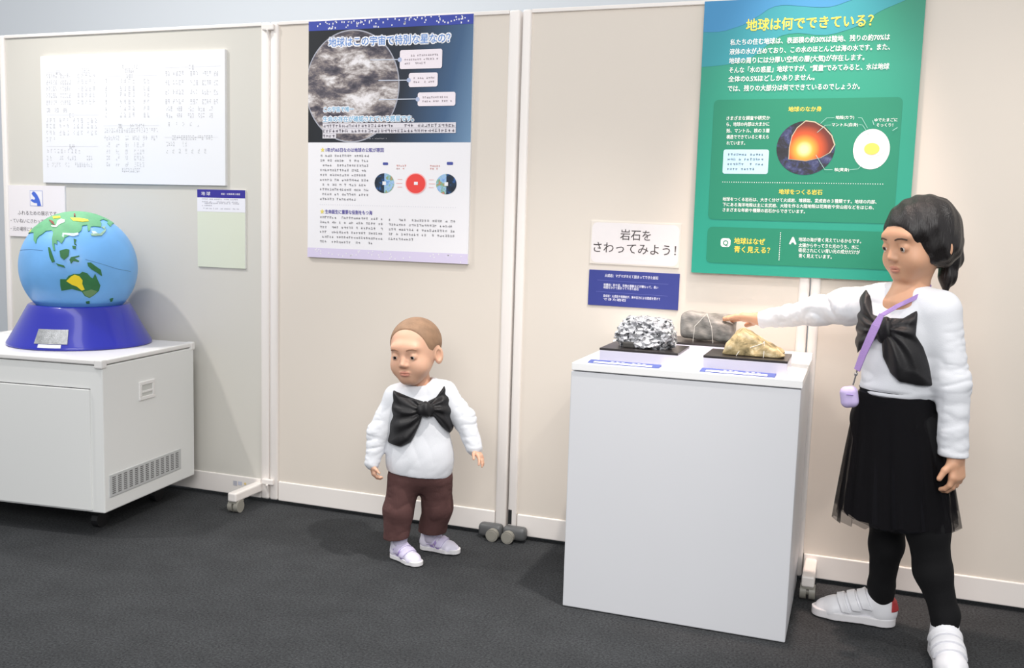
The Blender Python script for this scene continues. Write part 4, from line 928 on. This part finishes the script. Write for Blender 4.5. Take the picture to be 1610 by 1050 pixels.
h.build('hair', mat('baby_hair', srgb(150, 118, 92), .7, bump=(160, .4, (1, 1, .25)), vary=(40, .15)), rt)
# top
ax, ay, az = axis((-.23, .19, .0026)), axis((-.13, .11, .0026)), axis((.25, .60, .0026))
v = Vol(ax, ay, az)
v.ell((-.03, .005, .475), (.090, .062, .095), None, .03); v.ell((-.028, .0, .37), (.096, .068, .11), None, .04); v.ell((-.026, 0, .305), (.104, .073, .09), None, .04)
v.chain([((-.105, .005, .520), .032), ((-.032, .010, .548), .036), ((.045, .005, .532), .032)], .03)
torso = v.F.copy()
v.chain([((-.104, .005, .515), .037), ((-.156, -.006, .410), .032), ((-.172, -.030, .318), .0245)], .02)
v.chain([((.046, .005, .530), .037), ((.106, -.01, .455), .034), ((.138, -.043, .372), .0275)], .02)
X, Y, Z = v.all()
def folds_t(x, y, z):
    arm = np.clip((np.abs(x+.03)-.098)/.03, 0, 1)
    a = .0034*ridge(vnoise(x*16+z*14, y*16, z*52-x*10, 1)) + .0012*ridge(vnoise(x*40, y*30, z*95, 2))
    b_ = .0032*ridge(vnoise(x*20+z*7, y*9, z*8, 3)) + .0008*ridge(vnoise(x*34-z*22, y*20, z*26, 4))
    return arm*a + (1-arm)*b_ - .0012
crease(v, folds_t)
armL = np.exp(-np.clip(-X-.125, 0, .1)/.008)
body_mask = (np.abs(X+.026) < .112)
v.F = np.maximum(v.F, np.where(body_mask & (Z < .30), (.280 - .010*(-X-.026)/.1*-1 - Z), -1)).astype(np.float32)
v.cap((-.036, .006, .565), (-.040, -.004, .62), .041, .046, .006, True)
shirt = v.build('long_sleeve_top', m_shirt, rt)
k = (-.013, -.075, .493)
bo = bow(v, torso, ax, ay, az, [[(-.019, .514), (-.059, .525), (-.112, .543), (-.116, .482), (-.126, .384), (-.085, .377), (-.055, .392), (-.045, .41), (-.029, .448), (-.022, .471)], [(-.007, .514), (.019, .526), (.043, .560), (.059, .519), (.083, .449), (.080, .424), (.062, .412), (.036, .437), (.013, .468), (-.005, .471)]], k, .01, shirt)
kn = Vol(axis((-.06, .04, .002)), axis((-.12, -.02, .002)), axis((.44, .54, .002))); kn.ell((-.013, -.074, .494), (.025, .018, .024), None, 0)
X, Y, Z = kn.all(); kn.F = (kn.F + .0016*np.sin(260*X + 40*Z)).astype(np.float32); kn.build('bow_knot', m_bow, bo)
# trousers
v = Vol(axis((-.16, .09, .0026)), axis((-.10, .14, .0026)), axis((.05, .33, .0026)))
v.ell((-.026, .0, .285), (.090, .062, .065), None, .03)
v.chain([((-.072, 0, .26), .054), ((-.090, -.004, .165), .046), ((-.097, .002, .06), .041)], .02); v.chain([((.022, .008, .26), .054), ((.030, .030, .165), .047), ((.014, .072, .055), .046)], .02)
X, Y, Z = v.all()
crease(v, lambda x, y, z: .0034*ridge(vnoise(x*22+z*10, y*18, z*22-x*16, 6))*np.clip((.27-z)/.06, .2, 1) + .0008*ridge(vnoise(x*40, y*30, z*60, 7)) - .0012)
v.F = np.maximum(v.F, .072 - Z + .10*(X+.097)*(X < -.03)).astype(np.float32)
v.cap((-.098, .002, .03), (-.096, .0, .085), .033, .034, 0, True); v.cap((.013, .074, .03), (.016, .068, .09), .038, .037, 0, True)
v.build('trousers', m_trouser, rt)
m_sock = mat('lilac_sock', srgb(206, 200, 220), .9, bump=(300, .2))
for a, c in (((-.084, .008, .045), (-.088, .002, .115)), ((.012, .080, .045), (.016, .074, .115))):
    v = Vol(axis((a[0]-.05, a[0]+.05, .0022)), axis((a[1]-.05, a[1]+.05, .0022)), axis((.03, .14, .0022))); v.cap(a, c, .0215, .031); v.build('sock', m_sock, rt)
m_ls = mat('lilac_white_shoe', srgb(226, 222, 238), .6); m_sole = mat('white_rubber', srgb(236, 234, 236), .5); m_st = mat('lilac_strap', srgb(214, 206, 234), .6); m_lav = mat('purple_trim', srgb(170, 150, 206), .55)
shoe(rt, (-.108, .036), (-.020, -.066), 1.12, (m_ls, m_sole, m_st), 'lilac-white shoe on the foot nearer the viewer', ((.36, .070, .17), (.58, .065, .13)), .46, None, m_lav)
shoe(rt, (-.022, .112), (.104, .050), 1.12, (m_ls, m_sole, m_st), 'lilac-white shoe on the foot stepping behind', ((.36, .070, .17), (.58, .065, .13)), .46, None, m_lav)

# ---- older girl
rg = thing('person', 'girl in white top and black tulle skirt reaching out to the rocks', 'person', (.16, -.38, 0), -.06157)
hM = rotz(R(-46)) @ rotx(R(10)); hc = (-.030, .0, 1.043); hs = 1.0; bM = rotz(R(-24))
m_black = mat('black_tights', srgb(20, 20, 22), .8, bump=(500, .1), spec=.25)
b = Vol(axis((-.56, -.40, .0018), (-.40, -.14, .005), (-.14, .16, .0021)), axis((-.15, .28, .0022)), axis((.0, .40, .006), (.40, .56, .002), (.56, .76, .006), (.76, .85, .0019), (.85, 1.17, .0021)))
P = head(b, hc, hM, hs, .2)
b.chain([((-.022, .022, .985), .036), ((-.038, .006, .925), .036), ((-.046, 0, .88), .06), ((-.05, 0, .80), .068), ((-.05, 0, .68), .064), ((-.048, .005, .62), .07)], .02)
b.chain([((-.046, 0, .885), .04), ((-.118, .034, .880), .032), ((-.271, .118, .845), .025), ((-.425, .175, .808), .019)], .012)
b.chain([((-.046, 0, .885), .04), ((.030, -.040, .870), .032), ((.072, -.060, .695), .026), ((.090, -.070, .535), .02)], .012)
b.chain([((-.05, .0, .62), .06), ((-.090, .03, .58), .06), ((-.052, .055, .32), .042), ((-.058, .115, .10), .022), ((-.055, .122, .06), .015)], .015)
b.chain([((-.05, .0, .62), .06), ((.0, -.01, .58), .06), ((.045, -.03, .30), .040), ((.099, -.019, .10), .022), ((.100, -.013, .06), .015)], .015)
hand(b, (-.424, .176, .808), (-1, .16, .02), (.0, -.25, -1), .126, -1, (.16, .14, .16, .22), .34, .007, .25)
hand(b, (.092, -.072, .530), (.10, -.14, -1), (-.75, .55, .1), .118, -1, (.6, .65, .7, .75), .16, .007)
o = b.build('body', m_skin2, rg); paint_lips(o, P, hM, hs, m_lip2)
face_parts(rg, P, hM, hs, mat('dark_brow', srgb(70, 54, 46), .8))
m_hair = mat('black_hair', srgb(30, 26, 26), .38, bump=(60, .5, (5, 5, .5)), vary=(20, .25))
q = lambda *a: np.array(hc) + hM @ (np.array(a)*hs)
h = Vol(axis((-.14, .10, .0024)), axis((-.12, .14, .0024)), axis((.90, 1.18, .0024)))
h.ell(q(0, .016, .026), np.array((.083, .096, .086))*hs, hM, 0); h.ell(q(0, .026, -.02), np.array((.084, .074, .060))*hs, hM, .03)
h.ell(q(0, -.104, -.026), np.array((.062, .075, .078))*hs, hM, .012, True); h.ell(q(0, -.03, -.105), np.array((.09, .085, .060))*hs, hM, .012, True)
X, Y, Z = h.all(); 
h.F = (h.F + .0012*np.sin(190*X + 60*Z) + .0010*np.sin(210*Y - 80*Z)).astype(np.float32)
hair = h.build('hair', m_hair, rg)
h = Vol(axis((-.03, .12, .0022)), axis((-.03, .16, .0022)), axis((.90, 1.10, .0022)))
h.chain([((.030, .050, 1.062), .018), ((.044, .066, 1.045), .026), ((.046, .068, 1.000), .027), ((.042, .060, .955), .020), ((.042, .055, .915), .005)], .015)
X, Y, Z = h.all(); h.F = (h.F + .0016*np.sin(240*X+150*Y+20*Z)).astype(np.float32); pt = h.build('ponytail', m_hair, hair)
h = Vol(axis((0, .09, .0022)), axis((.01, .11, .0022)), axis((1.02, 1.09, .0022))); h.cap((.032, .052, 1.061), (.038, .058, 1.054), .0225); h.build('hair_tie', mat('tan_tie', srgb(196, 150, 120), .6), pt)
# top
ax, ay, az = axis((-.46, -.17, .0032), (-.17, .14, .0028)), axis((-.14, .25, .003)), axis((.49, .64, .004), (.64, .95, .0028))
v = Vol(ax, ay, az)
v.ell((-.05, .0, .805), (.103, .080, .115), bM, .03); v.ell((-.05, .0, .705), (.093, .074, .10), bM, .05); v.ell((-.048, .0, .672), (.101, .084, .042), bM, .03)
v.chain([((-.112, .030, .888), .040), ((-.044, .004, .908), .038), ((.030, -.036, .882), .044)], .03)
torso = v.F.copy()
v.chain([((-.112, .030, .878), .050), ((-.190, .074, .864), .046), ((-.271, .118, .845), .040), ((-.420, .174, .808), .0285)], .03)
v.chain([((.032, -.040, .868), .048), ((.070, -.058, .700), .041), ((.086, -.070, .520), .0355)], .025)
X, Y, Z = v.all()
aL = np.clip((-X-.14)/.05, 0, 1); aR = np.clip((X-.035)/.02, 0, 1)*np.clip((.82-Z)/.05, 0, 1)
def folds_g(x, y, z):
    l = np.clip((-x-.15)/.05, 0, 1); r_ = np.clip((x-.035)/.02, 0, 1)*np.clip((.86-z)/.05, 0, 1); m_ = (1-l)*(1-r_)
    a = .0062*ridge(vnoise(x*34+z*22, y*12, z*16-x*8, 11)) + .0026*ridge(vnoise(x*70, y*20, z*40, 12))
    b_ = .0038*ridge(vnoise(x*13+z*12, y*13, z*46-x*14, 13)) + .0014*ridge(vnoise(x*30, y*24, z*90, 14))
    c_ = .0050*ridge(vnoise(x*16+z*8, y*10, z*9, 15)) + .0060*ridge(vnoise(x*12, y*10, z*44, 16))*np.clip((.72-z)/.04, 0, 1)
    return l*a + r_*b_ + m_*c_ - .0015
crease(v, folds_g)
v.F = np.maximum(v.F, np.where((X < .044) & (X > -.2), .634 + .006*np.sin(28*X) - .09*(X+.05) - Z, -1)).astype(np.float32)
v.F = np.maximum(v.F, np.where(X >= .044, .527 - Z, -1)).astype(np.float32)
v.cap((-.040, .002, .925), (-.030, .006, .99), .040, .050, .006, True)
shirt = v.build('long_sleeve_top', m_shirt, rg)
k = (-.095, -.080, .826)
bo = bow(v, torso, ax, ay, az, [[(-.097, .852), (-.122, .856), (-.130, .905), (-.145, .917), (-.164, .887), (-.171, .847), (-.169, .791), (-.154, .752), (-.136, .778), (-.112, .795)], [(-.091, .852), (-.05, .855), (-.018, .879), (-.019, .816), (.0, .788), (.018, .743), (.031, .695), (-.01, .695), (-.047, .701), (-.07, .719), (-.09, .757), (-.096, .795)]], k, .03, shirt)
kn = Vol(axis((-.15, -.03, .0022)), axis((-.16, -.02, .0022)), axis((.76, .89, .0022))); kn.ell((-.088, -.072, .822), (.025, .022, .033), bM, 0)
X, Y, Z = kn.all(); kn.F = (kn.F + .0018*np.sin(240*X + 60*Z)).astype(np.float32); kn.build('bow_knot', m_bow, bo)
# tights
v = Vol(axis((-.19, .15, .0035)), axis((-.10, .17, .0035)), axis((.005, .66, .0045)))
v.ell((-.048, .006, .60), (.100, .085, .07), bM, .02)
v.chain([((-.092, .03, .58), .072), ((-.054, .055, .33), .047), ((-.052, .075, .24), .042), ((-.058, .114, .11), .032), ((-.056, .120, .080), .0265), ((-.054, .124, .045), .020)], .02)
v.chain([((.0, -.01, .58), .072), ((.042, -.03, .33), .051), ((.062, -.022, .22), .044), ((.099, -.020, .11), .032), ((.100, -.015, .080), .0265), ((.100, -.012, .045), .020)], .02)
v.build('tights', m_black, rg)
# skirt: gathered layers
def gathered(name, rw, rh, zw, zh, m, parent, pleats, depth, seed, cw=(-.05, 0), ch=(-.036, .006)):
    rn = random.Random(seed); n = 240; rows = 26; V = []; F = []; ph = [rn.uniform(0, 6.28) for _ in range(5)]
    for j in range(rows+1):
        t_ = j/rows; e = t_**.85
        for i in range(n):
            a = 2*math.pi*i/n
            f = math.sin(a*pleats + ph[0] + .8*math.sin(a*3+ph[1])) + .5*math.sin(a*pleats*1.7 + ph[2])
            k_ = 1 + depth*f*t_**.7
            rx = (rw[0] + (rh[0]-rw[0])*e)*k_; ry = (rw[1] + (rh[1]-rw[1])*e)*k_
            x, y = rx*math.cos(a), ry*math.sin(a); c_, s_ = math.cos(R(-20)), math.sin(R(-20))*(1-t_*.5)
            V.append((cw[0]+(ch[0]-cw[0])*t_ + x*c_-y*s_, cw[1]+(ch[1]-cw[1])*t_ + x*s_+y*c_, zw + (zh-zw)*t_ + t_*(.010*math.sin(2*a+ph[3]) + .005*f) + t_*.03*max(0, math.cos(a))*.6))
    for j in range(rows):
        for i in range(n): F.append((j*n+i, j*n+(i+1) % n, (j+1)*n+(i+1) % n, (j+1)*n+i))
    return link(name, mesh(name, V, F), m, parent, smooth=True)
m_skirt = mat('navy_black_skirt', srgb(22, 23, 29), .85, spec=.2)
m_tulle = mat('black_tulle', srgb(26, 25, 28), .9, alpha=.5, spec=.1)
sk = gathered('skirt', (.094, .077), (.126, .110), .664, .326, m_skirt, rg, 11, .045, 5)
gathered('tulle_layer', (.097, .080), (.155, .128), .658, .322, m_tulle, sk, 15, .05, 8)
gathered('tulle_layer', (.098, .081), (.148, .120), .656, .335, m_tulle, sk, 13, .06, 12)
gathered('waistband', (.097, .080), (.100, .083), .668, .640, m_skirt, sk, 40, .008, 3)
# shoes
m_ws = mat('white_leather', srgb(240, 240, 244), .4)
m_red = mat('red_suede', srgb(176, 52, 54), .7)
shoe(rg, (-.012, .128), (-.232, .118), .97, (m_ws, m_sole, m_ws), 'white shoe pointing to the plinth', ((.36, .050, .20), (.50, .046, .16), (.64, .042, .12)), .42, m_red)
shoe(rg, (.094, .028), (.126, -.182), 1.0, (m_ws, m_sole, m_ws), 'white shoe pointing to the viewer', ((.33, .052, .18), (.48, .050, .15), (.63, .046, .12)), .46, m_red)
# pouch on its purple strap, worn across the girl
pc = thing('shoulder_pouch', 'small lilac pouch on purple strap, hanging at the girl\'s waist', 'bag', (.16, -.38, 0), -.06157)
def ribbon(name, pts, widths, normal_c, m, parent, th=.0014):
    """flat band through pts; lies against a body whose axis runs through normal_c"""
    V = []; F = []; n = len(pts); Pp = [np.array(p_, float) for p_ in pts]
    for i, p_ in enumerate(Pp):
        d = unit(Pp[min(i+1, n-1)] - Pp[max(i-1, 0)]); o_ = unit(p_ - np.array((normal_c[0], normal_c[1], p_[2]))); o_ = unit(o_ - d*(o_@d)); s_ = np.cross(d, o_)
        for a, c in ((-1, -1), (1, -1), (1, 1), (-1, 1)): V.append(p_ + s_*widths[i]/2*a + o_*th*c)
    for i in range(n-1):
        for j in range(4): F.append((4*i+j, 4*i+(j+1) % 4, 4*i+4+(j+1) % 4, 4*i+4+j))
    F += [(3, 2, 1, 0), (4*n-4, 4*n-3, 4*n-2, 4*n-1)]
    return link(name, mesh(name, V, F), m, parent)
m_purple = mat('purple_webbing', srgb(168, 138, 200), .75, bump=(400, .3))
ribbon('strap', [(-.078, .042, .935), (-.040, .050, .942), (-.004, .034, .940), (.006, .004, .930), (-.006, -.034, .918), (-.032, -.066, .903), (-.066, -.092, .884), (-.100, -.106, .860)], [.010]*8, (-.04, 0), m_purple, pc)
ribbon('strap', [(-.098, -.108, .864), (-.110, -.113, .835), (-.122, -.113, .800), (-.134, -.109, .765), (-.146, -.104, .722)], [.012, .021, .021, .020, .018], (-.05, 0), m_purple, pc)
MB().tube([(-.146, -.104, .722), (-.149, -.102, .705), (-.153, -.100, .684)], .0022, 8).ball((-.148, -.103, .712), .005, 10).build('clasp', mat('steel', srgb(190, 186, 184), .3, .8), pc)
v = Vol(axis((-.20, -.12, .0016)), axis((-.14, -.05, .0016)), axis((.61, .70, .0016)))
v.box((-.160, -.098, .653), (.0215, .016, .027), roty(R(-10)), .0155); pb = v.build('pouch', mat('lilac_silicone', srgb(204, 188, 232), .4), pc)
MB().box(-.166, -.150, -.1165, -.113, .660, .6615).build('pouch_seam', mat('pouch_line', srgb(150, 128, 190), .5), pb)
